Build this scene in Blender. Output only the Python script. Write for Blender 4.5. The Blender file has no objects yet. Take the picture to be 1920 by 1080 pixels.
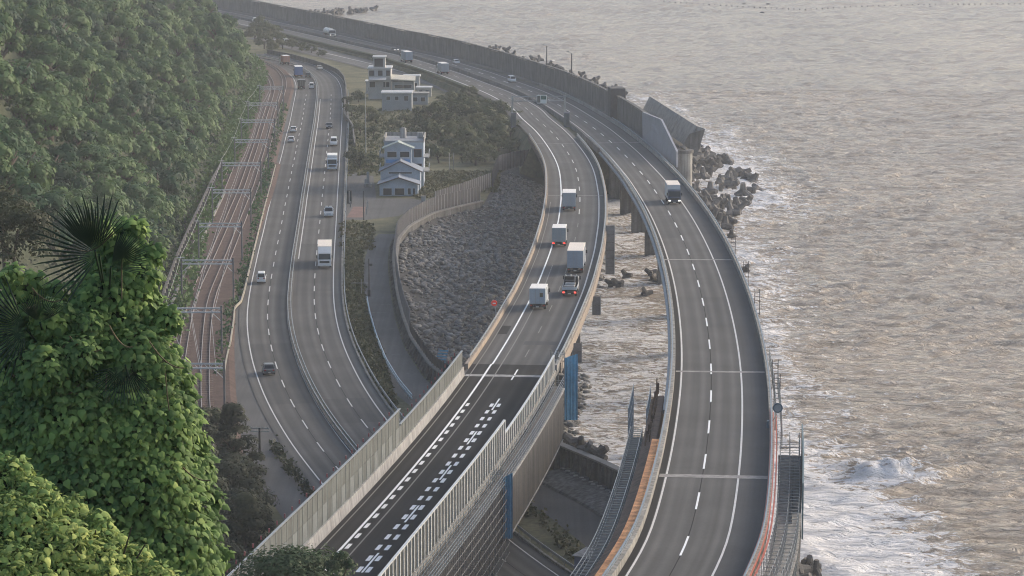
import bpy, math, random
import numpy as np
from mathutils import Vector, Matrix
R = math.radians
random.seed(7); rng = np.random.default_rng(7)
scene = bpy.context.scene
col = scene.collection

# ---------------------------------------------------------------- camera
F_PX, CAM_H = 5600.0, 83.0
HAZE = 0.00017
PITCH = math.atan(840 / F_PX)
cam_d = bpy.data.cameras.new('camera'); cam = bpy.data.objects.new('camera', cam_d); col.objects.link(cam)
cam_d.sensor_width = 36.0; cam_d.lens = F_PX / 1920 * 36.0
cam_d.clip_start = 1.0; cam_d.clip_end = 20000
cam.location = (0, 0, CAM_H); cam.rotation_euler = (R(90) - PITCH, 0, 0)
scene.camera = cam

# ---------------------------------------------------------------- sky, sun, exposure
SUN_EL, SUN_AZ = R(22), R(60)            # azimuth clockwise from the view direction (+Y) towards the sea (+X)
world = bpy.data.worlds.new('World'); scene.world = world; world.use_nodes = True
wn = world.node_tree; bg = wn.nodes['Background']
sky = wn.nodes.new('ShaderNodeTexSky'); sky.sky_type = 'NISHITA'; sky.sun_disc = False
sky.sun_elevation = SUN_EL; sky.sun_rotation = SUN_AZ
sky.air_density = 1.0; sky.dust_density = 3.5; sky.ozone_density = 0.7; sky.altitude = 80
wn.links.new(sky.outputs['Color'], bg.inputs['Color']); bg.inputs['Strength'].default_value = 0.15
sun_d = bpy.data.lights.new('sun', 'SUN'); sun = bpy.data.objects.new('sun', sun_d); col.objects.link(sun)
sun_d.energy = 1.3; sun_d.angle = R(22); sun_d.color = (1.0, 0.88, 0.76)
_sd = Vector((math.sin(SUN_AZ) * math.cos(SUN_EL), math.cos(SUN_AZ) * math.cos(SUN_EL), math.sin(SUN_EL)))
sun.rotation_euler = _sd.to_track_quat('Z', 'Y').to_euler(); sun.location = (60, 60, 140)
scene.view_settings.view_transform = 'Standard'; scene.view_settings.look = 'None'
scene.view_settings.gamma = 1.0; scene.view_settings.exposure = 0.72
scene.render.engine = 'CYCLES'; scene.cycles.use_denoising = True; scene.cycles.filter_width = 1.05
scene.cycles.max_bounces = 6; scene.cycles.volume_bounces = 1; scene.cycles.transparent_max_bounces = 6
scene.cycles.caustics_reflective = False; scene.cycles.caustics_refractive = False

# ---------------------------------------------------------------- survey: photo pixel (1920x1080) + height -> place
def P(u, v, z):
    x = (u - 960) / F_PX; y = (v - 540) / F_PX
    d = np.array([x, math.cos(PITCH) - y * math.sin(PITCH), -math.sin(PITCH) - y * math.cos(PITCH)])
    return d * ((z - CAM_H) / d[2]) + np.array([0, 0, CAM_H])
def PP(u, v, zf):
    z = 10.0
    for _ in range(30):
        q = P(u, v, z); z = float(zf(q[1]))
    return q
def proj(p):
    y = p[1] * math.cos(PITCH) - (p[2] - CAM_H) * math.sin(PITCH)
    up = p[1] * math.sin(PITCH) + (p[2] - CAM_H) * math.cos(PITCH)
    return 960 + F_PX * p[0] / y, 540 - F_PX * up / y
def PY(u, v, Y):                    # the point of the pixel's ray at distance Y
    x = (u - 960) / F_PX; y = (v - 540) / F_PX
    d = np.array([x, math.cos(PITCH) - y * math.sin(PITCH), -math.sin(PITCH) - y * math.cos(PITCH)])
    return d * (Y / d[1]) + np.array([0, 0, CAM_H])

# ---------------------------------------------------------------- helpers: objects
def tag(o, label=None, cat=None, group=None, kind=None):
    if label: o['label'] = label
    if cat: o['category'] = cat
    if group: o['group'] = group
    if kind: o['kind'] = kind
    return o
def link(o, parent=None):
    col.objects.link(o)
    if parent is not None: o.parent = parent
    return o
def thing(name, label, cat, loc=(0, 0, 0), rz=0.0, group=None):
    o = bpy.data.objects.new(name, None); link(o); o.location = loc; o.rotation_euler = (0, 0, rz)
    o.empty_display_size = 0.5
    return tag(o, label, cat, group)
def obj(name, me, mat=None, parent=None, loc=None, rot=None):
    o = bpy.data.objects.new(name, me)
    if mat is not None and len(me.materials) == 0: me.materials.append(mat)
    link(o, parent)
    if loc is not None: o.location = loc
    if rot is not None: o.rotation_euler = rot
    return o
def copy_tree(o, parent=None):
    c = o.copy(); col.objects.link(c); c.parent = parent
    for ch in o.children: copy_tree(ch, c)
    return c
def mesh(name, V, Fc, smooth=False):
    me = bpy.data.meshes.new(name); me.from_pydata([tuple(map(float, v)) for v in V], [], [tuple(int(i) for i in f) for f in Fc])
    if smooth: me.polygons.foreach_set('use_smooth', [True] * len(me.polygons))
    me.update(); return me
def npmesh(name, V, Q, smooth=False):            # V n x 3, Q m x k (all faces with k corners)
    me = bpy.data.meshes.new(name); V = np.asarray(V, dtype=np.float32); Q = np.asarray(Q, dtype=np.int32)
    m, k = Q.shape
    me.vertices.add(len(V)); me.vertices.foreach_set('co', V.ravel())
    me.loops.add(m * k); me.loops.foreach_set('vertex_index', Q.ravel())
    me.polygons.add(m); me.polygons.foreach_set('loop_start', np.arange(0, m * k, k, dtype=np.int32))
    me.polygons.foreach_set('loop_total', np.full(m, k, dtype=np.int32))
    if smooth: me.polygons.foreach_set('use_smooth', np.ones(m, dtype=bool))
    me.update(calc_edges=True); return me
class MB:
    def __init__(s): s.V = []; s.F = []
    def add(s, V, Fc):
        b = len(s.V); s.V += [tuple(map(float, v)) for v in V]; s.F += [tuple(i + b for i in f) for f in Fc]; return s
    def box(s, x0, x1, y0, y1, z0, z1, bev=0.0):
        if bev <= 0:
            V = [(x, y, z) for z in (z0, z1) for x, y in ((x0, y0), (x1, y0), (x1, y1), (x0, y1))]
            return s.add(V, [(3, 2, 1, 0), (4, 5, 6, 7), (0, 1, 5, 4), (1, 2, 6, 5), (2, 3, 7, 6), (3, 0, 4, 7)])
        b = bev
        def ring(x0, x1, y0, y1, z): return [(x0 + b, y0, z), (x1 - b, y0, z), (x1, y0 + b, z), (x1, y1 - b, z), (x1 - b, y1, z), (x0 + b, y1, z), (x0, y1 - b, z), (x0, y0 + b, z)]
        def rin(z): return [(x0 + b, y0 + b, z), (x1 - b, y0 + b, z), (x1 - b, y0 + b, z), (x1 - b, y1 - b, z), (x1 - b, y1 - b, z), (x0 + b, y1 - b, z), (x0 + b, y1 - b, z), (x0 + b, y0 + b, z)]
        V = ring(x0, x1, y0, y1, z0) + ring(x0, x1, y0, y1, z1 - b) + rin(z1)
        Fc = [tuple(range(7, -1, -1))]
        for k in range(8): Fc.append((k, (k + 1) % 8, 8 + (k + 1) % 8, 8 + k))
        for k in range(8): Fc.append((8 + k, 8 + (k + 1) % 8, 16 + (k + 1) % 8, 16 + k))
        Fc.append((16, 18, 20, 22))
        return s.add(V, Fc)
    def tube(s, a, b, r, n=6, r2=None, caps=True):
        a = Vector(a); b = Vector(b); d = (b - a)
        if d.length < 1e-6: return s
        d.normalize(); u = d.orthogonal().normalized(); w = d.cross(u); r2 = r if r2 is None else r2
        V = []
        for c, rr in ((a, r), (b, r2)):
            for k in range(n):
                t = 2 * math.pi * k / n; V.append(c + u * (rr * math.cos(t)) + w * (rr * math.sin(t)))
        Fc = [(k, (k + 1) % n, n + (k + 1) % n, n + k) for k in range(n)]
        if caps: Fc += [tuple(range(n - 1, -1, -1)), tuple(range(n, 2 * n))]
        return s.add(V, Fc)
    def prism(s, poly, h, axis='x', o=0.0):       # poly in the two other axes, extruded from o-h/2 to o+h/2
        n = len(poly); V = []
        for e in (o - h / 2, o + h / 2):
            for a, b in poly: V.append((e, a, b) if axis == 'x' else ((a, e, b) if axis == 'y' else (a, b, e)))
        return s.add(V, [tuple(range(n - 1, -1, -1)), tuple(range(n, 2 * n))] + [(k, (k + 1) % n, n + (k + 1) % n, n + k) for k in range(n)])
    def hexa(s, lo, hi):                          # two quads
        return s.add(list(lo) + list(hi), [(3, 2, 1, 0), (4, 5, 6, 7), (0, 1, 5, 4), (1, 2, 6, 5), (2, 3, 7, 6), (3, 0, 4, 7)])
    def build(s, name, mat, parent=None, loc=None, rot=None, smooth=False):
        return obj(name, mesh(name, s.V, s.F, smooth), mat, parent, loc, rot)
    def me(s, name, smooth=False): return mesh(name, s.V, s.F, smooth)

# ---------------------------------------------------------------- helpers: noise
def vnoise(x, y, seed=0):
    xi = np.floor(x).astype(np.int64); yi = np.floor(y).astype(np.int64); fx = x - xi; fy = y - yi
    def h(a, b):
        n = (a * 374761393 + b * 668265263 + seed * 1442695041) & 0x7fffffff
        n = ((n ^ (n >> 13)) * 1274126177) & 0x7fffffff
        return ((n ^ (n >> 16)) & 0xffff) / 65535.0
    fx = fx * fx * (3 - 2 * fx); fy = fy * fy * (3 - 2 * fy)
    return (h(xi, yi) * (1 - fx) + h(xi + 1, yi) * fx) * (1 - fy) + (h(xi, yi + 1) * (1 - fx) + h(xi + 1, yi + 1) * fx) * fy
def fbm(x, y, seed=0, o=4):
    s = 0; a = .5; t = 0
    for k in range(o):
        s = s + a * vnoise(x * 2 ** k, y * 2 ** k, seed + k); t += a; a *= .5
    return s / t

# ---------------------------------------------------------------- helpers: materials
MATS = {}
def mat(name, c, rough=.75, var=.18, scale=.6, c2=None, bump=0.0, bscale=None, metal=0.0, orand=0.0, trans=0.0, emit=None, fine=True, spec=.35, streak=0.0):
    if name in MATS: return MATS[name]
    m = bpy.data.materials.new(name); m.use_nodes = True; nt = m.node_tree; N = nt.nodes; L = nt.links
    b = N['Principled BSDF']; b.inputs['Roughness'].default_value = rough; b.inputs['Metallic'].default_value = metal
    b.inputs['Specular IOR Level'].default_value = spec
    geo = N.new('ShaderNodeNewGeometry')
    nz = N.new('ShaderNodeTexNoise'); nz.inputs['Scale'].default_value = scale; nz.inputs['Detail'].default_value = 5; nz.inputs['Roughness'].default_value = .62
    L.new(geo.outputs['Position'], nz.inputs['Vector'])
    rp = N.new('ShaderNodeValToRGB'); e = rp.color_ramp.elements
    lo = [max(0, k * (1 - var)) for k in c]; hi = [min(1, k * (1 + var)) for k in (c2 or c)]
    e[0].position = .3; e[0].color = (*lo, 1); e[1].position = .7; e[1].color = (*hi, 1)
    L.new(nz.outputs['Fac'], rp.inputs['Fac'])
    out = rp.outputs['Color']
    if fine:
        n2 = N.new('ShaderNodeTexNoise'); n2.inputs['Scale'].default_value = scale * 9; n2.inputs['Detail'].default_value = 3
        L.new(geo.outputs['Position'], n2.inputs['Vector'])
        mr = N.new('ShaderNodeMapRange'); mr.inputs[1].default_value = .3; mr.inputs[2].default_value = .7; mr.inputs[3].default_value = 1 - var * .6; mr.inputs[4].default_value = 1 + var * .6
        L.new(n2.outputs['Fac'], mr.inputs[0])
        mx = N.new('ShaderNodeVectorMath'); mx.operation = 'SCALE'; L.new(out, mx.inputs[0]); L.new(mr.outputs[0], mx.inputs['Scale']); out = mx.outputs[0]
    if streak:                                               # rain and rust runs down upright faces
        mp = N.new('ShaderNodeMapping'); mp.inputs['Scale'].default_value = (1.6, 1.6, .10); L.new(geo.outputs['Position'], mp.inputs[0])
        n5 = N.new('ShaderNodeTexNoise'); n5.inputs['Scale'].default_value = 1.0; n5.inputs['Detail'].default_value = 4; L.new(mp.outputs[0], n5.inputs['Vector'])
        mr = N.new('ShaderNodeMapRange'); mr.inputs[1].default_value = .35; mr.inputs[2].default_value = .62; mr.inputs[3].default_value = 1 - streak; mr.inputs[4].default_value = 1 + streak * .25; L.new(n5.outputs['Fac'], mr.inputs[0])
        mx = N.new('ShaderNodeVectorMath'); mx.operation = 'SCALE'; L.new(out, mx.inputs[0]); L.new(mr.outputs[0], mx.inputs['Scale']); out = mx.outputs[0]
    if orand:
        oi = N.new('ShaderNodeObjectInfo'); mr = N.new('ShaderNodeMapRange'); mr.inputs[3].default_value = 1 - orand; mr.inputs[4].default_value = 1 + orand
        L.new(oi.outputs['Random'], mr.inputs[0])
        mx = N.new('ShaderNodeVectorMath'); mx.operation = 'SCALE'; L.new(out, mx.inputs[0]); L.new(mr.outputs[0], mx.inputs['Scale']); out = mx.outputs[0]
    L.new(out, b.inputs['Base Color'])
    if bump:
        nb = N.new('ShaderNodeTexNoise'); nb.inputs['Scale'].default_value = bscale or scale * 6; nb.inputs['Detail'].default_value = 4
        L.new(geo.outputs['Position'], nb.inputs['Vector'])
        bm = N.new('ShaderNodeBump'); bm.inputs['Strength'].default_value = bump; bm.inputs['Distance'].default_value = .1
        L.new(nb.outputs['Fac'], bm.inputs['Height']); L.new(bm.outputs[0], b.inputs['Normal'])
    if trans:
        tr = N.new('ShaderNodeBsdfTranslucent'); L.new(out, tr.inputs['Color']); mxs = N.new('ShaderNodeMixShader'); mxs.inputs[0].default_value = trans
        L.new(b.outputs[0], mxs.inputs[1]); L.new(tr.outputs[0], mxs.inputs[2]); L.new(mxs.outputs[0], N['Material Output'].inputs['Surface'])
    if emit:
        b.inputs['Emission Color'].default_value = (*emit[0], 1); b.inputs['Emission Strength'].default_value = emit[1]
    MATS[name] = m; return m
def foliage(name, ca, cb, cc, trans=.25, scale=.05, rough=.6, wt=.55, wo=.45):
    """leaves: hue varies by object, by leaf clump (attribute tint) and by noise"""
    if name in MATS: return MATS[name]
    m = bpy.data.materials.new(name); m.use_nodes = True; nt = m.node_tree; N = nt.nodes; L = nt.links
    b = N['Principled BSDF']; b.inputs['Roughness'].default_value = rough; b.inputs['Specular IOR Level'].default_value = .25
    geo = N.new('ShaderNodeNewGeometry'); nz = N.new('ShaderNodeTexNoise'); nz.inputs['Scale'].default_value = scale; nz.inputs['Detail'].default_value = 3
    L.new(geo.outputs['Position'], nz.inputs['Vector'])
    at = N.new('ShaderNodeAttribute'); at.attribute_name = 'tint'
    oi = N.new('ShaderNodeObjectInfo')
    ad = N.new('ShaderNodeMath'); ad.operation = 'MULTIPLY_ADD'; L.new(at.outputs['Fac'], ad.inputs[0]); ad.inputs[1].default_value = wt; L.new(nz.outputs['Fac'], ad.inputs[2])
    a2 = N.new('ShaderNodeMath'); a2.operation = 'MULTIPLY_ADD'; L.new(oi.outputs['Random'], a2.inputs[0]); a2.inputs[1].default_value = wo; L.new(ad.outputs[0], a2.inputs[2])
    mr = N.new('ShaderNodeMapRange'); mr.inputs[1].default_value = .45; mr.inputs[2].default_value = 1.5; L.new(a2.outputs[0], mr.inputs[0])
    rp = N.new('ShaderNodeValToRGB'); e = rp.color_ramp.elements
    e[0].position = .1; e[0].color = (*ca, 1); e[1].position = .9; e[1].color = (*cc, 1); k = e.new(.5); k.color = (*cb, 1)
    L.new(mr.outputs[0], rp.inputs['Fac']); L.new(rp.outputs['Color'], b.inputs['Base Color'])
    tr = N.new('ShaderNodeBsdfTranslucent'); L.new(rp.outputs['Color'], tr.inputs['Color']); mxs = N.new('ShaderNodeMixShader'); mxs.inputs[0].default_value = trans
    L.new(b.outputs[0], mxs.inputs[1]); L.new(tr.outputs[0], mxs.inputs[2]); L.new(mxs.outputs[0], N['Material Output'].inputs['Surface'])
    MATS[name] = m; return m
def asphalt(name, base, lane=3.6, track=.26, patch=.2, rough=.82, spec=.25):
    """worn asphalt: UV.x metres across (0 = lane line), UV.y metres along; polished wheel tracks, oil line, patches, joints"""
    m = bpy.data.materials.new(name); m.use_nodes = True; nt = m.node_tree; N = nt.nodes; L = nt.links
    b = N['Principled BSDF']; b.inputs['Roughness'].default_value = rough; b.inputs['Specular IOR Level'].default_value = spec
    uv = N.new('ShaderNodeUVMap'); sep = N.new('ShaderNodeSeparateXYZ'); L.new(uv.outputs[0], sep.inputs[0])
    # streaks: noise stretched along the road
    mp = N.new('ShaderNodeMapping'); mp.inputs['Scale'].default_value = (1.3, .012, 1); L.new(uv.outputs[0], mp.inputs[0])
    n1 = N.new('ShaderNodeTexNoise'); n1.inputs['Scale'].default_value = 1; n1.inputs['Detail'].default_value = 4; L.new(mp.outputs[0], n1.inputs['Vector'])
    # wheel tracks at +-0.8 m from lane centre
    fr = N.new('ShaderNodeMath'); fr.operation = 'PINGPONG'; L.new(sep.outputs[0], fr.inputs[0]); fr.inputs[1].default_value = lane / 2
    s1 = N.new('ShaderNodeMath'); s1.operation = 'SUBTRACT'; L.new(fr.outputs[0], s1.inputs[0]); s1.inputs[1].default_value = lane / 2 - .85
    ab = N.new('ShaderNodeMath'); ab.operation = 'ABSOLUTE'; L.new(s1.outputs[0], ab.inputs[0])
    tk = N.new('ShaderNodeMapRange'); tk.interpolation_type = 'SMOOTHSTEP'; tk.inputs[1].default_value = 0; tk.inputs[2].default_value = .6; tk.inputs[3].default_value = 1 + track; tk.inputs[4].default_value = 1 - track * .4
    L.new(ab.outputs[0], tk.inputs[0])
    n2 = N.new('ShaderNodeTexNoise'); n2.inputs['Scale'].default_value = .11; n2.inputs['Detail'].default_value = 5; L.new(uv.outputs[0], n2.inputs['Vector'])
    n3 = N.new('ShaderNodeTexNoise'); n3.inputs['Scale'].default_value = 3.0; n3.inputs['Detail'].default_value = 4; L.new(uv.outputs[0], n3.inputs['Vector'])
    def mr(src, a, c):
        q = N.new('ShaderNodeMapRange'); q.inputs[1].default_value = .25; q.inputs[2].default_value = .75; q.inputs[3].default_value = a; q.inputs[4].default_value = c; L.new(src, q.inputs[0]); return q.outputs[0]
    fac = None
    for s in (mr(n1.outputs['Fac'], 1 - .2, 1 + .18), tk.outputs[0], mr(n2.outputs['Fac'], 1 - patch, 1 + patch), mr(n3.outputs['Fac'], .9, 1.1)):
        if fac is None: fac = s; continue
        q = N.new('ShaderNodeMath'); q.operation = 'MULTIPLY'; L.new(fac, q.inputs[0]); L.new(s, q.inputs[1]); fac = q.outputs[0]
    sc = N.new('ShaderNodeVectorMath'); sc.operation = 'SCALE'; sc.inputs[0].default_value = base; L.new(fac, sc.inputs['Scale'])
    L.new(sc.outputs[0], b.inputs['Base Color'])
    MATS[name] = m; return m

# ---------------------------------------------------------------- helpers: paths
def prof(tab):
    ys = [a for a, b in tab]; zs = [b for a, b in tab]
    return lambda Y: np.interp(Y, ys, zs)
class Path:
    def __init__(s, pts, zf, step=2.0, sm=6.0):
        p = np.array([q[:2] for q in pts], float)
        d = np.r_[0, np.cumsum(np.hypot(*np.diff(p, axis=0).T))]
        S = np.arange(0, d[-1], step); q = np.c_[np.interp(S, d, p[:, 0]), np.interp(S, d, p[:, 1])]
        w = max(1, int(sm / step)); ker = np.exp(-.5 * (np.arange(-3 * w, 3 * w + 1) / w) ** 2); ker /= ker.sum()
        a0 = q[0] - (q[1] - q[0]) * np.arange(3 * w, 0, -1)[:, None]; a1 = q[-1] + (q[-1] - q[-2]) * np.arange(1, 3 * w + 1)[:, None]
        qq = np.r_[a0, q, a1]; q = np.c_[np.convolve(qq[:, 0], ker, 'valid'), np.convolve(qq[:, 1], ker, 'valid')]
        s.p = q; s.s = np.r_[0, np.cumsum(np.hypot(*np.diff(q, axis=0).T))]
        t = np.gradient(q, axis=0); t /= np.linalg.norm(t, axis=1)[:, None]; s.t = t
        s.zf = zf; s.L = s.s[-1]
    def at(s, S):
        S = np.atleast_1d(np.asarray(S, float))
        x = np.interp(S, s.s, s.p[:, 0]); y = np.interp(S, s.s, s.p[:, 1]); tx = np.interp(S, s.s, s.t[:, 0]); ty = np.interp(S, s.s, s.t[:, 1])
        n = np.hypot(tx, ty); return np.c_[x, y], np.c_[tx / n, ty / n]
    def pt(s, S, off=0.0, dz=0.0):
        p, t = s.at(S); z = s.zf(p[:, 1]) + dz
        off = np.asarray(off, float)
        return np.c_[p[:, 0] + t[:, 1] * off, p[:, 1] - t[:, 0] * off, z]
    def one(s, S, off=0.0, dz=0.0): return Vector(s.pt(S, off, dz)[0])
    def sY(s, Y): return float(np.interp(Y, s.p[:, 1], s.s)) if s.p[-1, 1] > s.p[0, 1] else float(np.interp(-Y, -s.p[:, 1], s.s))
    def head(s, S):
        _, t = s.at(S); return math.atan2(-t[0, 0], t[0, 1])          # rz that turns +Y onto the tangent
    def grid(s, s0, s1, step=4.0):
        n = max(2, int(round((s1 - s0) / step)) + 1); return np.linspace(s0, s1, n)
def ribbon_me(name, path, o0, o1, s0, s1, dz=0.0, step=4.0):
    S = path.grid(s0, s1, step); a = path.pt(S, o0, dz); b = path.pt(S, o1, dz); n = len(S)
    V = np.empty((2 * n, 3)); V[0::2] = a; V[1::2] = b
    i = np.arange(n - 1) * 2; Q = np.c_[i, i + 1, i + 3, i + 2]
    me = npmesh(name, V, Q)
    oa = np.broadcast_to(np.asarray(o0, float), (n,)); ob = np.broadcast_to(np.asarray(o1, float), (n,))
    uvv = np.empty((2 * n, 2)); uvv[0::2] = np.c_[oa, S]; uvv[1::2] = np.c_[ob, S]
    uv = me.uv_layers.new(name='UVMap'); uv.data.foreach_set('uv', uvv[Q.ravel()].astype(np.float32).ravel())
    return me
def ribbon(name, path, o0, o1, s0, s1, dz, m, parent=None, step=4.0):
    return obj(name, ribbon_me(name, path, o0, o1, s0, s1, dz, step), m, parent)
def sweep(name, path, profile, s0, s1, m, parent=None, step=4.0, zabs=False, smooth=False):
    """closed cross-section [(offset, dz)] carried along the path (zabs: absolute heights)"""
    S = path.grid(s0, s1, step); n = len(S); k = len(profile); V = np.empty((n, k, 3))
    for j, (o, dz) in enumerate(profile):
        V[:, j] = path.pt(S, o, dz)
        if zabs: V[:, j, 2] = dz
    i = np.arange(n - 1)[:, None] * k; j = np.arange(k)[None, :]; j2 = (j + 1) % k
    Q = np.stack([i + j, i + j2, i + k + j2, i + k + j], -1).reshape(-1, 4)
    Fc = [tuple(q) for q in Q.tolist()] + [tuple(range(k - 1, -1, -1)), tuple(range((n - 1) * k, n * k))]
    return obj(name, mesh(name, V.reshape(-1, 3), Fc, smooth), m, parent)
# ================================================================ materials
M_ASPH = asphalt('asphalt_worn', (.088, .086, .083))
M_ASPH1 = asphalt('asphalt_coast_road', (.098, .095, .090), lane=3.25)
M_ASPHN = asphalt('asphalt_new', (.027, .027, .028), track=.25, rough=.9, spec=.12)
M_ASPHS = asphalt('asphalt_shoulder', (.066, .066, .069), track=.0)
M_PAVE = asphalt('asphalt_yard', (.105, .103, .10), track=0, patch=.2)
M_PAINT = mat('road_paint', (.60, .60, .59), .7, .12, 2.0)
M_PAINTW = mat('road_paint_fresh', (.85, .86, .86), .6, .05, 2.0)
M_PAINTO = mat('road_paint_old', (.20, .195, .185), .75, .25, 1.2)
M_CONC = mat('concrete', (.30, .295, .28), .85, .2, .35, bump=.25, streak=.4)
M_CONCD = mat('concrete_dark', (.14, .138, .135), .88, .28, .3, bump=.3, streak=.45)
M_CONCW = mat('concrete_pale', (.36, .36, .36), .8, .14, .5, streak=.35)
M_STEEL = mat('galvanised_steel', (.33, .35, .36), .45, .15, 1.5, metal=.6)
M_BLUEST = mat('blue_grey_steel', (.22, .27, .32), .5, .15, 1.0, metal=.3)
M_RUST = mat('weathered_steel', (.10, .062, .045), .8, .4, .8, streak=.4)
M_BEIGE = mat('beige_formwork', (.33, .275, .225), .75, .2, .6)
M_ORANGE = mat('orange_timber', (.42, .17, .06), .75, .4, .9, c2=(.60, .30, .13))
M_DARK = mat('dark_steel', (.045, .045, .048), .6, .2, 1.0)
M_NET = mat('dark_netting', (.045, .045, .05), .9, .3, 1.2)
M_TARP = mat('blue_tarpaulin', (.11, .33, .52), .55, .2, .5)
M_PANELG = mat('grey_green_panel', (.115, .13, .13), .6, .2, .6, streak=.3)
M_GRASS = mat('rough_grass', (.075, .085, .042), .95, .35, .18, c2=(.13, .12, .065), bump=.6, bscale=1.5)
M_SOIL = mat('hill_soil', (.05, .06, .032), .95, .35, .15)
M_BALL = mat('rusty_ballast', (.092, .060, .050), .95, .3, .5, bump=.5, bscale=4)
M_RAIL = mat('rail_steel', (.36, .30, .27), .4, .2, 1.5, metal=.5)

# ================================================================ road paths
zR = prof([(100, 22.7), (257, 20.7), (450, 17.5), (690, 13), (900, 9.5), (1100, 8), (3000, 8)])
zM = prof([(100, 21.3), (260, 18.8), (366, 17), (576, 15.3), (771, 12), (900, 9.5), (1100, 8), (3000, 8)])
z1 = lambda Y: 7.5 + 0 * np.asarray(Y, float)
def px(pts, zf): return [PP(u, v, zf) for u, v in pts]
R_PX = [(1289.2, 1023.3), (1310, 933.8), (1324, 852.9), (1330.8, 787.1), (1334.2, 728.3), (1333.3, 677.9), (1329.4, 633.3), (1323.5, 592.7), (1316.3, 556.7), (1307.5, 522.9), (1297.7, 492.1), (1286.3, 462.6), (1275.4, 437.9), (1263.8, 414.4), (1251, 392.1), (1237.7, 371.3), (1224.2, 352.1), (1210.6, 333.3), (1195.6, 316.7), (1181, 300.4), (1166.3, 285.2), (1151.3, 271.3), (1135.2, 257.7), (1119.6, 244.2), (1103.7, 232.8), (1087.5, 221.7), (1068, 209.5), (1051.7, 199), (1031.7, 188.5), (1012.5, 178.5), (992.5, 170), (972, 162), (928, 146.7), (906.7, 138.5), (883, 131)]
R_far = [(807, 108.5), (740, 94), (633, 69.5), (567, 55), (500, 41), (440, 28), (380, 17), (320, 7)]
r_near = px(R_PX[:2], zR); d0 = (r_near[0] - r_near[1])[:2] / np.linalg.norm((r_near[0] - r_near[1])[:2])
R_pts = [r_near[0][:2] + d0 * 110 + np.array([-16, 0]), r_near[0][:2] + d0 * 50 + np.array([-4, 0])] + [q[:2] for q in px(R_PX + R_far, zR)]
PR = Path(R_pts, zR, sm=9)
M_PX = [(710, 1036.9), (786, 948), (846.5, 872.3), (894.6, 809), (937.3, 747.5), (970.6, 693), (991, 659), (1012, 620), (1033, 577), (1050, 541.7), (1074, 470), (1085, 415), (1088, 370), (1086, 351), (1084, 333), (1080, 316), (1073, 300), (1064, 285), (1054, 271), (1043, 257), (1031, 244), (1017, 232), (1002, 220)]
m_up = px(M_PX, zM)
m_far = []
for Y in range(800, 1380, 20):                       # beyond the gantry the carriageways run side by side
    s_ = PR.sY(Y); m_far.append(PR.pt(s_, -10.6)[0])
mn = (m_up[0] - m_up[1])[:2]; mn /= np.linalg.norm(mn)
M_pts = [m_up[0][:2] + mn * 120 + np.array([-7, 0]), m_up[0][:2] + mn * 50] + [q[:2] for q in m_up] + [q[:2] for q in m_far]
PM = Path(M_pts, zM, sm=9)
L_PX = [(599, 836.7), (571.7, 795.4), (548, 756.5), (530.8, 720), (517.7, 685.6), (509, 653.8), (503.7, 623.8), (500.8, 595.8), (502, 569), (504.7, 543.7), (508.5, 520), (512.7, 497.8), (516.3, 476.7), (520.3, 455.8), (524.5, 437), (528, 418.7), (531, 401.3), (534.2, 384.7), (537.7, 368.8), (540.5, 353.3), (543.5, 338.7), (546.2, 325), (548.7, 311.7), (551.3, 298.7), (554.2, 287), (556.2, 275.8), (558, 264.2), (560.3, 253.3), (562.7, 243.7), (565, 234.2), (566.7, 224.7), (568.3, 215.3), (570.5, 199.5), (573, 185), (575, 172), (575, 158), (569, 145), (556, 133), (535, 123), (505, 115), (470, 108)]
LP_ = px(L_PX, z1)
Q_PX = [(681.7, 793), (654.6, 753.8), (633.3, 717.5), (617.5, 683.5), (604.4, 651.7), (596.2, 622), (591, 593), (588.7, 566), (589, 540.8), (590.3, 517.5), (591.7, 494), (597.8, 434), (599.7, 415.8), (601.3, 398.7), (603, 382), (604, 365.8), (606, 351.7), (607.5, 335.8), (615, 261), (619, 223), (620.5, 195.8), (621, 178), (620, 163), (614, 149), (600, 136), (578, 124), (545, 114), (510, 107), (470, 101)]
Q_ = [q[:2] for q in px(Q_PX, z1)]
# the dash of the seaward carriageway seen again beyond the viaduct, lower centre
Q_near = [P(1090, 1150, 7.5)[:2], P(1000, 1090, 7.5)[:2], P(930, 1040, 7.5)[:2], P(850, 972, 7.5)[:2], P(760, 885, 7.5)[:2]]
PQ = Path(Q_near + Q_, z1, sm=8)
# landward carriageway: measured dash line, then parallel to the seaward one under the viaduct
s_j = PQ.sY(LP_[0][1])
L_n = [PQ.pt(s, -8.0)[0][:2] for s in np.arange(0, s_j - 30, 12)]
PL = Path(L_n + [q[:2] for q in LP_], z1, sm=8)
# ================================================================ fence / seawall lines (plan)
A_top = [P(u, v, 10.5)[:2] for u, v in ((812, 669.5), (790, 637), (773, 611), (757, 565), (748, 525.6), (742, 485), (740, 455.6), (744, 424), (764, 401), (812, 376), (905, 355))]
SW = [np.array(q, float) for q in ((62, 120), (36, 200), (25, 262), (21, 300), (17.5, 323), (12.9, 338), (5, 357), (-3.2, 388))]
flatA = Path(SW + A_top, lambda Y: 7.5 + 0 * np.asarray(Y, float), step=1.5, sm=4)
B_top = [P(u, v, 10.5)[:2] for u, v in ((816, 362), (870, 345), (923, 326))]
C_top = [P(u, v, 10.5)[:2] for u, v in ((923, 326), (935, 296), (965, 289), (1000, 284))]
A_end = A_top[-1]

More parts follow.
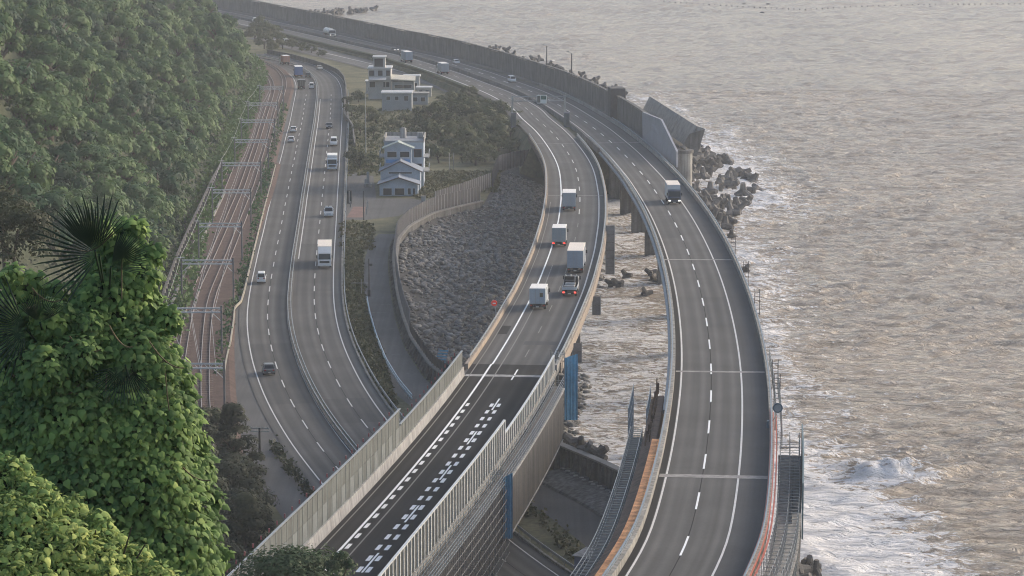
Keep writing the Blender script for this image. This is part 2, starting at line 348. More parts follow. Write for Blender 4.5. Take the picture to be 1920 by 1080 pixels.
# ================================================================ land (flat coastal strip) and hillside
sea_edge = [np.array([420., -60.])] + [q for q in SW] + [q for q in A_top] + [P(928, 342, 7.3)[:2], P(925, 327, 7.3)[:2], P(1000, 285, 7.3)[:2]]
sea_edge += [np.array([30., 690.]), np.array([41., 694.])] + [PR.pt(PR.sY(Y), 11.5)[0][:2] for Y in range(705, 1390, 20)]
land_poly = [tuple(q) for q in sea_edge] + [(-420, 1500), (-420, -120), (420, -120)]
n = len(land_poly)
V = [(x, y, 7.3) for x, y in land_poly] + [(x, y, -4) for x, y in land_poly]
land = obj('ground', mesh('ground', V, [tuple(range(n))] + [(k + n, (k + 1) % n + n, (k + 1) % n, k) for k in range(n)]), M_GRASS); tag(land, kind='structure')

FOOT = [(150, -160), (95, -60), (55, 20), (20, 80), (-14, 130), (-32, 180), (-36, 240), (-38.5, 290), (-42, 335), (-46, 372), (-50.5, 410), (-56, 460), (-60, 525), (-64.5, 590), (-68, 650), (-73, 740), (-77, 820), (-80, 900), (-84, 970), (-92, 1035), (-108, 1095), (-145, 1160), (-220, 1230), (-420, 1330)]
PF = Path(FOOT, z1, step=4, sm=10)
def hill_h(s, d):
    g = fbm(s / 46.0, d / 90.0, 3, 4) - .5                      # gullies and spurs running down the slope
    b = fbm(s / 14.0, d / 14.0, 9, 3) - .5
    up = np.clip(d / 22.0, 0, 1)
    return .9 * np.minimum(d, 56) + .3 * np.maximum(d - 56, 0) + up * (g * 26 + b * 4)
def hill_pt(s, d):
    q = PF.pt(s, -np.asarray(d, float)); q[:, 2] = 7.25 + hill_h(np.asarray(s, float), np.asarray(d, float)) - np.where(np.asarray(d) < .01, .6, 0); return q
Sg = np.arange(0, PF.L, 5.0); Dg = np.r_[0, np.arange(1, 12, 2), np.arange(13, 60, 4), np.arange(62, 190, 9)]
ss, dd = np.meshgrid(Sg, Dg, indexing='ij'); HV = hill_pt(ss.ravel(), dd.ravel())
a_, b_ = len(Sg), len(Dg); i = (np.arange(a_ - 1)[:, None] * b_ + np.arange(b_ - 1)[None, :]).ravel()
hill = obj('hillside', npmesh('hillside', HV, np.c_[i, i + b_, i + b_ + 1, i + 1], True), M_SOIL); tag(hill, kind='structure')

# ================================================================ sea
def sea_mat():
    m = bpy.data.materials.new('sea_water'); m.use_nodes = True; nt = m.node_tree; N = nt.nodes; L = nt.links
    b = N['Principled BSDF']; b.inputs['Roughness'].default_value = .16; b.inputs['IOR'].default_value = 1.33
    geo = N.new('ShaderNodeNewGeometry'); at = N.new('ShaderNodeAttribute'); at.attribute_name = 'foam'
    mp = N.new('ShaderNodeMapping'); mp.inputs['Scale'].default_value = (.55, 1.15, 1); mp.inputs['Rotation'].default_value = (0, 0, .35); L.new(geo.outputs['Position'], mp.inputs[0])
    n1 = N.new('ShaderNodeTexNoise'); n1.inputs['Scale'].default_value = .75; n1.inputs['Detail'].default_value = 10; n1.inputs['Roughness'].default_value = .74; n1.inputs['Distortion'].default_value = 1.3; L.new(mp.outputs[0], n1.inputs['Vector'])
    # foam coverage = attribute threshold against a lacy noise
    nr_ = N.new('ShaderNodeMapRange'); nr_.inputs[1].default_value = .3; nr_.inputs[2].default_value = .7; L.new(n1.outputs['Fac'], nr_.inputs[0])
    ad = N.new('ShaderNodeMath'); ad.operation = 'ADD'; L.new(at.outputs['Fac'], ad.inputs[0]); L.new(nr_.outputs[0], ad.inputs[1])
    fm = N.new('ShaderNodeMapRange'); fm.interpolation_type = 'SMOOTHSTEP'; fm.inputs[1].default_value = .97; fm.inputs[2].default_value = 1.14; L.new(ad.outputs[0], fm.inputs[0])
    n3 = N.new('ShaderNodeTexNoise'); n3.inputs['Scale'].default_value = .012; n3.inputs['Detail'].default_value = 4; L.new(geo.outputs['Position'], n3.inputs['Vector'])
    rp = N.new('ShaderNodeValToRGB'); e = rp.color_ramp.elements; e[0].position = .35; e[0].color = (.32, .272, .222, 1); e[1].position = .68; e[1].color = (.455, .378, .30, 1); L.new(n3.outputs['Fac'], rp.inputs['Fac'])
    m4 = N.new('ShaderNodeMapping'); m4.inputs['Scale'].default_value = (.17, .50, 1); m4.inputs['Rotation'].default_value = (0, 0, .15); L.new(geo.outputs['Position'], m4.inputs[0])
    n4 = N.new('ShaderNodeTexNoise'); n4.inputs['Scale'].default_value = 1.0; n4.inputs['Detail'].default_value = 7; n4.inputs['Roughness'].default_value = .7; n4.inputs['Distortion'].default_value = .8; L.new(m4.outputs[0], n4.inputs['Vector'])
    r4 = N.new('ShaderNodeMapRange'); r4.inputs[1].default_value = .33; r4.inputs[2].default_value = .66; L.new(n4.outputs['Fac'], r4.inputs[0])
    ch = N.new('ShaderNodeAttribute'); ch.attribute_name = 'chop'
    for ix, a_, b_ in ((3, .86, .28), (4, 1.12, 1.65)):
        c_ = N.new('ShaderNodeMapRange'); c_.inputs[3].default_value = a_; c_.inputs[4].default_value = b_; L.new(ch.outputs['Fac'], c_.inputs[0]); L.new(c_.outputs[0], r4.inputs[ix])
    silt = N.new('ShaderNodeVectorMath'); silt.operation = 'SCALE'; L.new(rp.outputs['Color'], silt.inputs[0]); L.new(r4.outputs[0], silt.inputs['Scale'])
    mx = N.new('ShaderNodeMix'); mx.data_type = 'RGBA'; L.new(fm.outputs[0], mx.inputs[0]); L.new(silt.outputs[0], mx.inputs[6]); mx.inputs[7].default_value = (.86, .86, .88, 1)
    L.new(mx.outputs[2], b.inputs['Base Color'])
    rr = N.new('ShaderNodeMapRange'); rr.inputs[3].default_value = .16; rr.inputs[4].default_value = .85; L.new(fm.outputs[0], rr.inputs[0]); L.new(rr.outputs[0], b.inputs['Roughness'])
    m2 = N.new('ShaderNodeMapping'); m2.inputs['Scale'].default_value = (.27, .85, 1); m2.inputs['Rotation'].default_value = (0, 0, .2); L.new(geo.outputs['Position'], m2.inputs[0])
    n2 = N.new('ShaderNodeTexNoise'); n2.inputs['Scale'].default_value = .8; n2.inputs['Detail'].default_value = 8; n2.inputs['Roughness'].default_value = .6; n2.inputs['Distortion'].default_value = .6; L.new(m2.outputs[0], n2.inputs['Vector'])
    bm = N.new('ShaderNodeBump'); bm.inputs['Strength'].default_value = 1.0; bm.inputs['Distance'].default_value = 2.2; L.new(n2.outputs['Fac'], bm.inputs['Height'])
    L.new(bm.outputs[0], b.inputs['Normal'])
    return m
gy = np.r_[np.linspace(-4000, 235, 14), np.arange(236, 520, .62), np.arange(520, 1000, 1.15), np.arange(1000, 1720, 2.4), np.linspace(1730, 4500, 12)]
gx = np.r_[np.linspace(-4200, -170, 10), np.arange(-165, -32, 4), np.arange(-32, 112, .8), np.arange(112, 330, 2.2), np.linspace(340, 4200, 12)]
XX, YY = np.meshgrid(gx, gy); X = XX.ravel(); Y = YY.ravel()
wr = np.random.default_rng(11); Z = np.zeros_like(X); SX = np.zeros_like(X)
for k in range(40):
    lam = 1.9 * (11 / 1.9) ** wr.random(); th = -math.pi / 2 + R(18) + wr.normal(0, .42)      # travel towards the shore
    kk = 2 * math.pi / lam; amp = .030 * lam ** .55 * (.6 + .8 * wr.random()); ph = wr.random() * 6.28
    q = kk * (X * math.cos(th) + Y * math.sin(th)) + ph + 2.2 * (vnoise(X / 40, Y / 40, 50 + k) - .5)
    w_ = np.clip((lam * 2.2 - np.where(Y < 520, .62, np.where(Y < 1000, 1.15, 2.4)) * 2.0) / lam, 0, 1)
    Z += w_ * amp * (1 - np.abs(np.sin(q / 2)) * 2 + .27)
env = .55 + .9 * fbm(X / 55, Y / 55, 21, 3)
inside = (Y > 233) & (Y < 1722) & (X > -168) & (X < 332)
rx = np.interp(Y, PR.p[:, 1], PR.p[:, 0])
lee = np.where(X < rx, .5, 1.0); 
Z = np.where(inside, Z * env * lee * .8, 0)
# foam: thick by the shore, thinning out to sea, plus whitecaps and one breaker
shore = np.array([q for q in sea_edge[2:]])
def seg_dist(X, Y, pts):
    D = np.full(X.shape, 1e9)
    for a, b in zip(pts[:-1], pts[1:]):
        ab = b - a; t = np.clip(((X - a[0]) * ab[0] + (Y - a[1]) * ab[1]) / (ab @ ab), 0, 1)
        D = np.minimum(D, np.hypot(X - a[0] - t * ab[0], Y - a[1] - t * ab[1]))
    return D
D = seg_dist(X, Y, shore)
fo = .38 * np.exp(-D / 16) + .30 * np.exp(-D / 70) + .03
big = fbm(X / 34, Y / 60, 31, 4) - .5
streak = fbm(X / 9 + .35 * Y / 9, Y / 3.5, 41, 3) - .5
dR = X - rx - 7; fo = fo + np.where(X < rx + 4, .26, 0) + .44 * np.exp(-np.clip(dR, 0, 999) / 9) * (dR > -1) * (Y < 700) + .16 * np.exp(-np.clip(dR, 0, 999) / 26) * (dR > -1) * (Y < 900) + big * .50 * (.35 + .65 * np.exp(-D / 120)) + streak * .34 + np.clip(Z, -.6, .9) * .14 * (Y < 700)
def patch(u, v, r, k, ry=None):
    c = P(u, v, 0); return k * np.exp(-((X - c[0]) / r) ** 2 - ((Y - c[1]) / (ry or r * 2.5)) ** 2)
fo += patch(1570, 970, 7.5, .27, 40) + patch(1700, 1030, 9, .24, 24) + patch(1450, 520, 7, .16, 60) + patch(1370, 310, 16, .42, 70) + patch(1250, 200, 14, .25, 90) + patch(1400, 420, 9, .12, 60)
fo -= patch(1850, 980, 6, .3, 22) + patch(1800, 500, 24, .12, 140) + patch(1500, 150, 60, .10, 260)
swl = np.clip(np.sin(2 * math.pi * (D + 16 * (fbm(X / 30, Y / 30, 91, 2) - .5)) / 19.0), 0, 1) ** 5 * np.exp(-D / 55) * (X > rx + 4)
fo += .30 * swl * (.3 + 1.2 * fbm(X / 6, Y / 6, 92, 2)); Z = Z + .55 * swl * inside
c = P(1690, 893, 0)                                                     # the breaker
wid = np.exp(-((X - c[0]) / 6.5) ** 4)
prof_b = np.exp(-((Y - c[1] - .12 * (X - c[0])) / 2.4) ** 2)
Z = Z + 2.6 * wid * prof_b * (.55 + .9 * fbm(X / 1.8, Y / 4, 79, 2)); fo -= .5 * wid * np.exp(-((Y - c[1] + 8.5) / 3.0) ** 2)
fo += .5 * wid * (.6 + .8 * fbm(X / 1.5, Y / 2.5, 78, 3)) * np.exp(-((Y - c[1] + 3.0 - .12 * (X - c[0]) + 1.2 * (fbm(X / 2, Y / 3, 77, 3) - .5) * 4) / 7.5) ** 2)
SeaV = np.c_[X, Y, Z]; c_ = len(gx); r_ = len(gy)
i = (np.arange(r_ - 1)[:, None] * c_ + np.arange(c_ - 1)[None, :]).ravel()
sme = npmesh('sea', SeaV, np.c_[i, i + 1, i + c_ + 1, i + c_], True)
fa = sme.attributes.new('foam', 'FLOAT', 'POINT'); fa.data.foreach_set('value', np.clip(fo, 0, 1.2).astype(np.float32))
ca_ = sme.attributes.new('chop', 'FLOAT', 'POINT'); ca_.data.foreach_set('value', np.clip(.12 + .9 * np.exp(-D / 60) + .25 * (Y < 420), 0, 1).astype(np.float32))
sea = obj('sea', sme, sea_mat()); tag(sea, kind='structure')

# ================================================================ paved areas on the land
def sheet(name, pts, z, m, skirt=.0):
    V = [(float(q[0]), float(q[1]), z) for q in pts]; n = len(V)
    me = mesh(name, V, [tuple(range(n))]); uv = me.uv_layers.new(name='UVMap')
    for l in me.loops: uv.data[l.index].uv = (V[l.vertex_index][0], V[l.vertex_index][1])
    return tag(obj(name, me, m), kind='structure')
yard = sheet('yard', [P(u, v, 7.33)[:2] for u, v in ((655, 322), (700, 330), (706, 372), (770, 372), (800, 378), (748, 405), (690, 412), (640, 412), (640, 380))], 7.33, M_PAVE)
# promenade behind the seawall
Pw = [flatA.pt(s, -1.3)[0][:2] for s in np.linspace(flatA.sY(352), flatA.sY(575), 40)]
Pw2 = [flatA.pt(s, o)[0][:2] for s, o in zip(np.linspace(flatA.sY(352), flatA.sY(575), 40), np.interp(np.linspace(0, 1, 40), [0, .35, .8, 1], [-8.2, -7.6, -5.6, -5.0]))]
prom = sheet('promenade', Pw + Pw2[::-1], 7.34, M_PAVE)
for k in range(24):                                                       # expansion joints of the promenade
    s = flatA.sY(358 + k * 8.0)
    a, b = flatA.pt(s, -1.6)[0], flatA.pt(s, -7.0 if k < 14 else -5.2)[0]
    d = (b - a)[:2]; d /= np.linalg.norm(d); nrm_ = np.array([-d[1], d[0]]) * .14
    obj('joint', mesh('joint', [(a[0] - nrm_[0], a[1] - nrm_[1], 7.352), (b[0] - nrm_[0], b[1] - nrm_[1], 7.352), (b[0] + nrm_[0], b[1] + nrm_[1], 7.352), (a[0] + nrm_[0], a[1] + nrm_[1], 7.352)], [(0, 1, 2, 3)]), M_CONCD, prom)
# terrace between road and seawall near the lower centre
Tr = [flatA.pt(s, -1.3)[0][:2] for s in np.linspace(8, flatA.sY(352), 14)]
Tl = [flatA.pt(s, -10.5)[0][:2] for s in np.linspace(8, flatA.sY(352), 14)]
terr = sheet('terrace', Tr + Tl[::-1], 7.335, M_PAVE)
# wide verge on the landward side of the coast road
vg = [PL.pt(s, -4.6)[0][:2] for s in np.linspace(PL.sY(305), PL.sY(505), 24)]
vg2 = [PL.pt(s, o)[0][:2] for s, o in zip(np.linspace(PL.sY(305), PL.sY(505), 24), np.interp(np.linspace(0, 1, 24), [0, .2, .5, .8, 1], [-11, -10.5, -8.5, -6.2, -5.2]))]
verge = sheet('verge', vg + vg2[::-1], 7.36, M_PAVE)
# ================================================================ the coast road (two carriageways)
def dashes(path, road, s0, s1, cycle, length, off=0.0, w=.16, dz=.012, m=M_PAINT, name='lane_dash'):
    S = s0
    while S < s1:
        ribbon(name, path, off - w / 2, off + w / 2, S, min(S + length, s1), dz, m, road, step=4.0); S += cycle
def edge(path, road, off, s0, s1, w=.18, dz=.012, m=M_PAINT, name='edge_line'): return ribbon(name, path, off - w / 2, off + w / 2, s0, s1, dz, m, road, step=5.0)
roadL = ribbon('coast_road', PL, -4.6, 4.05, 0, PL.L, -.08, M_ASPH1); tag(roadL, kind='structure')
roadQ = ribbon('coast_road', PQ, -3.75, 4.6, 0, PQ.L, -.085, M_ASPH1); tag(roadQ, kind='structure')
y0 = PL.sY(836.7 and LP_[0][1])
dashes(PL, roadL, (y0 - 3) % 15, PL.sY(900), 15, 6, w=.17, dz=-.07); dashes(PQ, roadQ, (PQ.sY(Q_[0][1]) - 3) % 15, PQ.sY(900), 15, 6, w=.17, dz=-.07)
ribbon('lane_seam', PL, -.04, .04, 0, PL.sY(520), -.0735, M_ASPHN, roadL); ribbon('lane_seam', PQ, -.04, .04, 0, PQ.sY(520), -.0735, M_ASPHN, roadQ); edge(PL, roadL, -3.25, 0, PL.L, dz=-.07); edge(PL, roadL, 3.2, 0, PL.L, dz=-.07, w=.15); edge(PQ, roadQ, 3.25, 0, PQ.L, dz=-.07); edge(PQ, roadQ, -3.2, PQ.sY(540), PQ.sY(880), dz=-.07, w=.2)
M_ASPH1B = asphalt('asphalt_coast_repair', (.080, .078, .075), lane=3.25)
for pth, rd, ya, yb in ((PL, roadL, 398, 447), (PL, roadL, 640, 700), (PQ, roadQ, 500, 560), (PQ, roadQ, 385, 402), (PQ, roadQ, 720, 770)): ribbon('repair_patch', pth, -3.1, 3.1, pth.sY(ya), pth.sY(yb), -.0765, M_ASPH1B, rd)
M_ASPHR = asphalt('asphalt_repair', (.074, .073, .072))
# kerbed median with twin steel guard rails
med = thing('median_barrier', 'low kerbed median with twin steel guard rails between the coast road carriageways', 'barrier')
sweep('kerb', PQ, [(-4.5, -.25), (-4.5, .07), (-3.72, .07), (-3.72, -.25)], 0, PQ.L, M_CONCD, med)
for o in (-4.36, -3.86):
    sweep('guard_rail', PQ, [(o - .05, .45), (o - .05, .78), (o + .05, .78), (o + .05, .45)], 0, PQ.L, M_STEEL, med)
mb = MB()
for s in np.arange(2, PQ.L - 2, 4.0):
    for o in (-4.36, -3.86):
        q = PQ.one(s, o); mb.tube((q.x, q.y, q.z + .05), (q.x, q.y, q.z + .5), .05, 4)
tag(mb.build('rail_post', M_STEEL, med), kind='stuff')
# outer guard rails
def guardrail(name, label, path, off, s0, s1, m, post=4.0, h=.8, group=None):
    t = thing(name, label, 'guard rail', group=group)
    for z in (h - .32, ): sweep('rail', path, [(off - .05, z), (off - .05, z + .32), (off + .05, z + .32), (off + .05, z)], s0, s1, m, t)
    mb = MB()
    for s in np.arange(s0 + 1, s1, post):
        q = path.one(s, off + .1); mb.tube((q.x, q.y, q.z - .3), (q.x, q.y, q.z + h - .1), .06, 5)
    tag(mb.build('rail_post', M_STEEL, t), kind='stuff')
    return t
guardrail('guard_rail_run', 'long grey guard rail along the weedy strip beside the promenade', PQ, 5.1, PQ.sY(300), PQ.sY(905), M_STEEL)
kb = tag(sweep('kerb_wall', PQ, [(4.62, -.3), (4.62, .16), (4.9, .16), (4.9, -.3)], 0, PQ.L, M_CONC), 'pale concrete kerb on the seaward edge of the coast road', 'kerb')
# pale pipe / low wall between the railway and the coast road
wp = [P(u, v, 7.9)[:2] for u, v in ((420, 700), (425, 670), (432, 640), (438, 600), (440, 575), (452, 564), (458, 545), (466, 510), (478, 460), (494, 395), (509, 340), (517, 308))]
lw = Path(wp, z1, step=1.0, sm=.6)
sweep_o = sweep('pipe_run', lw, [(-.11, .1), (-.11, .45), (.11, .45), (.11, .1)], 0, lw.L, mat('cream_pipe', (.40, .36, .28), .6, .12, .5), step=1.5); tag(sweep_o, 'cream boxed pipe run kinked beside the railway and the coast road', 'pipe')
wp2 = [P(u, v, 7.8)[:2] for u, v in ((384, 545), (400, 500), (418, 440), (436, 380))]

# ================================================================ expressway viaducts
def parapet(name, path, o0, o1, s0, s1, h, m, parent, base=-.5): return sweep(name, path, [(o0, base), (o0, h), (o1, h), (o1, base)], s0, s1, m, parent, step=5)
def joint_strip(road, path, Y, o0, o1, w, m, dz=.017):
    s = path.sY(Y); ribbon('expansion_joint', path, o0, o1, s - w / 2, s + w / 2, dz, m, road, step=w)
JOINT = mat('joint_concrete', (.27, .26, .25), .85, .35, 1.6)
vR = thing('seaside_viaduct', 'curving two lane viaduct standing on piers over the open sea', 'viaduct')
sE = PR.sY(700)
sweep('girder', PR, [(-5.0, -.03), (7.0, -.03), (7.0, -.55), (4.4, -.95), (3.4, -2.7), (-1.6, -2.7), (-2.6, -.95), (-5.0, -.55)], 0, sE + 4, M_CONCD, vR)
ribbon('carriageway', PR, -4.35, 3.75, 0, PR.L, 0.0, M_ASPH, vR); ribbon('shoulder', PR, 3.75, 6.55, 0, PR.L, 0.002, M_ASPHS, vR)
ribbon('gutter', PR, -4.36, -3.78, 0, sE, .006, M_ASPHN, vR)
dashes(PR, vR, (PR.sY(PP(1289.2, 1023.3, zR)[1]) - 4) % 20, PR.sY(1010), 20, 8, w=.2, m=M_PAINTW)
ribbon('lane_seam', PR, -.05, .05, 0, PR.sY(640), .006, M_ASPHN, vR); edge(PR, vR, -3.6, 0, PR.L, w=.2); edge(PR, vR, 3.6, 0, PR.L, w=.2)
for v in (487, 697, 893, 268): joint_strip(vR, PR, PP(1300, v, zR)[1], -4.3, 6.5, 1.6 if v > 800 else 1.1, JOINT)
parapet('parapet', PR, -5.0, -4.4, 0, sE, .75, M_CONC, vR); parapet('parapet', PR, 6.55, 7.0, 0, PR.sY(900), .8, M_CONC, vR)
for z in (.95, 1.2): sweep('hand_rail', PR, [(-4.86, z), (-4.86, z + .1), (-4.72, z + .1), (-4.72, z)], 0, sE, M_BLUEST, vR)
sweep('hand_rail', PR, [(6.72, 1.05), (6.72, 1.2), (6.86, 1.2), (6.86, 1.05)], 0, PR.sY(760), M_BLUEST, vR)
sweep('cable_duct', PR, [(-5.35, -.35), (-5.35, .1), (-5.003, .1), (-5.003, -.35)], PR.sY(330), sE, M_BLUEST, vR)
mb = MB()
for s in np.arange(0, sE, 3.0):
    q = PR.one(s, -4.79); mb.tube((q.x, q.y, q.z + .7), (q.x, q.y, q.z + 1.25), .05, 4)
    q = PR.one(s, 6.79); mb.tube((q.x, q.y, q.z + .75), (q.x, q.y, q.z + 1.15), .05, 4)
tag(mb.build('rail_post', M_STEEL, vR), kind='stuff')
def pier(path, Y, parent, oc, hw, cap=None, dz=-2.72):
    s = path.sY(Y); q = path.one(s, oc); rz = path.head(s)
    m = MB(); m.box(-hw, hw, -1.1, 1.1, -4 - q.z, dz - 1.2, 0); m.build('pier_column', M_CONCD, parent, (q.x, q.y, q.z), (0, 0, rz))
    m = MB(); m.hexa([(-hw - .1, -1.2, dz - 1.25), (hw + .1, -1.2, dz - 1.25), (hw + .1, 1.2, dz - 1.25), (-hw - .1, 1.2, dz - 1.25)], [(-hw - 1.3, -1.3, dz), (hw + 1.3, -1.3, dz), (hw + 1.3, 1.3, dz), (-hw - 1.3, 1.3, dz)]); m.build('pier_cap', M_CONCD, parent, (q.x, q.y, q.z), (0, 0, rz))
for Y in (694, 665, 634, 598, 560, 520, 482, 444, 404, 366, 330, 292): pier(PR, Y, vR, .9, 1.7)

vM = thing('landward_viaduct', 'two lane viaduct carrying departing trucks over the coast road and rock beach', 'viaduct')
sEM = PM.sY(706); sJ = PM.sY(PP(963, 705, zM)[1]); sN = sJ + 8.5            # joint; dark new surfacing starts a little beyond
sweep('girder', PM, [(-6.7, -.03), (5.0, -.03), (5.0, -.55), (3.6, -.95), (3.0, -2.6), (-4.2, -2.6), (-4.8, -.95), (-6.7, -.55)], 0, sEM, M_CONCD, vM)
ribbon('carriageway', PM, -6.2, 4.6, sN, PM.L, 0.0, M_ASPH, vM); ribbon('carriageway', PM, -6.2, 4.6, 0, sN, 0.001, M_ASPHN, vM)
for pth, vv, o0, o1, ya, yb in ((PR, vR, .3, 3.3, 395, 425), (PR, vR, -3.3, -.3, 500, 535), (PM, vM, .4, 3.3, 440, 470), (PM, vM, -3.2, -.5, 590, 640), (PR, vR, -3.3, 3.3, 620, 650)): ribbon('repair_patch', pth, o0, o1, pth.sY(ya), pth.sY(yb), .004, M_ASPHR, vv)
joint_strip(vM, PM, PM.pt(sJ)[0][1], -6.1, 4.5, 1.5, M_CONCW)
for Y in (571, 690): joint_strip(vM, PM, Y, -6.1, 4.5, .5, JOINT)
edge(PM, vM, -3.6, sN, PM.L, w=.24, m=M_PAINTW); edge(PM, vM, 3.6, sN, PM.L, w=.22); edge(PM, vM, -3.75, 0, sN, w=.26, m=M_PAINTW)
edge(PM, vM, -2.45, 0, PM.sY(470), w=.16, m=M_PAINTO, name='old_line'); edge(PM, vM, -5.55, 0, PM.sY(560), w=.14, m=M_PAINTO, name='old_line'); 
sd = [PM.sY(PP(u, v, zM)[1]) for u, v in M_PX[:6]]
for s in sd + [sd[0] - 20, sd[0] - 40]: ribbon('lane_dash', PM, -.1, .1, s - 8, s, .014, M_PAINTW, vM)
dashes(PM, vM, PM.sY(540), PM.sY(1000), 20, 8, w=.18); dashes(PM, vM, sN + 6, PM.sY(540), 20, 6, w=.14, m=M_PAINTO)
mkm = {}
s = PM.sY(PP(930, 757, zM)[1])                                            # deceleration marks: pairs beside the lane line, singles inside the edge line
while s > sd[0] - 45:
    for o in (-.42, .42): ribbon('speed_mark', PM, o - .2, o + .2, s - 2.2, s, .014, M_PAINTW, vM, step=2)
    ribbon('speed_mark', PM, -3.46, -3.08, s - 2.1, s, .014, M_PAINTW, vM, step=2)
    s -= 4.55
for (u, v) in ((943, 618), ):                                              # square repair patch
    s = PM.sY(PP(u, v, zM)[1]); ribbon('repair_patch', PM, -5.6, -4.2, s - 4.5, s + 3, .006, M_ASPHN, vM)
ribbon('repair_patch', PM, -1.2, 4.4, sN + 16, sN + 19, .005, M_ASPHS, vM)
# parapets of the older part
for o0, o1 in ((-6.7, -6.25), (4.65, 5.0)): parapet('parapet', PM, o0, o1, sN - 4, sEM, .7, M_BEIGE if o0 < 0 else M_CONC, vM)
sweep('hand_rail', PM, [(-6.6, .95), (-6.6, 1.1), (-6.45, 1.1), (-6.45, .95)], sN, sEM, M_STEEL, vM); sweep('hand_rail', PM, [(4.75, .95), (4.75, 1.1), (4.9, 1.1), (4.9, .95)], sN, sEM, M_STEEL, vM)
sweep('fascia', PM, [(-7.05, -2.2), (-7.05, .3), (-6.703, .3), (-6.703, -2.2)], sJ - 6, PM.sY(425), M_RUST, vM); sweep('fascia', PM, [(-6.9, -.8), (-6.9, .2), (-6.703, .2), (-6.703, -.8)], PM.sY(425), sEM, M_RUST, vM)
sweep('fascia', PM, [(5.003, -1.0), (5.003, .35), (5.2, .35), (5.2, -1.0)], sN, sEM, M_BEIGE, vM)
mb = MB()
for s in np.arange(sN, sEM, 3.0):
    for o in (-6.52, 4.82):
        q = PM.one(s, o); mb.tube((q.x, q.y, q.z + .65), (q.x, q.y, q.z + 1.05), .06, 4)
tag(mb.build('rail_post', M_STEEL, vM), kind='stuff')
for Y in (690, 655, 620, 585, 550, 515, 480, 445, 410, 377, 331, 285): pier(PM, Y, vM, -.6, 2.2)
# both carriageways on a low embankment beyond the bridges
emb = sweep('embankment', PR, [(-22, -8), (-18.5, -.35), (7.6, -.06), (9.0, -.8), (11.3, -6), (11.3, -9)], PR.sY(697), PR.L - 1, M_GRASS); tag(emb, kind='structure')
mediant = thing('central_barrier', 'dark central barrier between the two expressway carriageways beyond the bridges', 'barrier')
sweep('barrier_wall', PR, [(-5.6, -.3), (-5.4, .95), (-5.1, .95), (-4.9, -.3)], sE - 30, PR.L - 1, M_CONCD, mediant)
hd = sweep('roadside_hedge', PR, [(-17.6, -.6), (-17.9, .7), (-17.2, 1.0), (-16.6, .7), (-16.6, -.6)], PR.sY(885), PR.sY(1200), mat('hedge_leaf', (.07, .08, .035), .9, .4, .8, bump=.8, bscale=3)); tag(hd, 'clipped hedge along the landward verge of the distant expressway', 'hedge')
# far lay-by road inland of the expressway with a painted line
far = [P(u, v, 7.42)[:2] for u, v in ((905, 182), (866, 164), (820, 150), (760, 136), (690, 118), (608, 99), (540, 80), (500, 70))]
PFr = Path(far, lambda Y: 7.42 + 0 * np.asarray(Y, float), step=3, sm=6)
fr_ = ribbon('lay_by_road', PFr, -8, 5, 0, PFr.L, 0, M_PAVE); tag(fr_, kind='structure'); ribbon('edge_line', PFr, -.2, .2, 0, PFr.L, .012, M_PAINT, fr_)
ribbon('edge_line', PFr, -6.2, -5.9, 0, PFr.L, .012, M_PAINTO, fr_)
# road boundary wall that swings away inland at the far bend
bw = [P(u, v, 8.0)[:2] for u, v in ((664, 275), (660, 240), (652, 228), (644, 218), (646, 190), (648, 165), (644, 148), (634, 136), (612, 126), (585, 117), (545, 106), (500, 98))]
PBW = Path(bw, z1, step=2, sm=2); o = sweep('boundary_wall', PBW, [(0, -.3), (0, 1.5), (.35, 1.5), (.35, -.3)], 0, PBW.L, M_CONCD); tag(o, 'dark low wall hugging the outer bend of the coast road', 'wall')
# ================================================================ noise walls and scaffold on the landward viaduct
def s_for_u(path, off, dz, u, lo, hi):
    best = None
    for s in np.arange(lo, hi, .25):
        uu = proj(path.pt(s, off, dz)[0])[0]
        if best is None or abs(uu - u) < best[0]: best = (abs(uu - u), s)
    return best[1]
def seg_box(path, s0, s1, o0, o1, z0, z1):
    a = [path.one(s0, o0), path.one(s0, o1), path.one(s1, o1), path.one(s1, o0)]
    return MB().hexa([(q.x, q.y, q.z + z0) for q in a], [(q.x, q.y, q.z + z1) for q in a])
nl = thing('noise_wall', 'grey panel noise wall on a white concrete parapet, landward side of the viaduct', 'noise wall')
M_PANL = mat('noise_panel_light', (.165, .185, .19), .6, .15, .8); M_PAND = mat('noise_panel_dark', (.032, .037, .04), .85, .2, .8)
s_t = s_for_u(PM, -6.45, 2.4, 750, 60, sJ)
sweep('parapet', PM, [(-6.98, -.5), (-6.98, 1.15), (-6.25, 1.15), (-6.12, .05), (-6.12, -.02)], 0, sJ - .5, M_CONCW, nl)
k = 0
for s in np.arange(sJ - .6, 20, -2.2):
    tall = s < s_t; h = 4.7 if tall else 3.0
    q = PM.one(s, -6.45); MB().box(-.06, .06, -.09, .09, 1.1, h + .1).build('post', M_PANL, nl, (q.x, q.y, q.z), (0, 0, PM.head(s)))
    seg_box(PM, s - 2.05, s - .13, -6.5, -6.42, 1.16, 2.95).build('panel', M_PANL if (tall and k % 2 == 0) else M_PANELG, nl)
    if tall: seg_box(PM, s - 2.05, s - .13, -6.5, -6.42, 2.99, 4.65).build('panel', M_PANELG, nl)
    k += 1
sweep('top_rail', PM, [(-6.56, 3.1), (-6.56, 3.2), (-6.34, 3.2), (-6.34, 3.1)], s_t, sJ - .5, M_STEEL, nl); sweep('top_rail', PM, [(-6.56, 4.8), (-6.56, 4.9), (-6.34, 4.9), (-6.34, 4.8)], 20, s_t, M_STEEL, nl)
mb = MB()
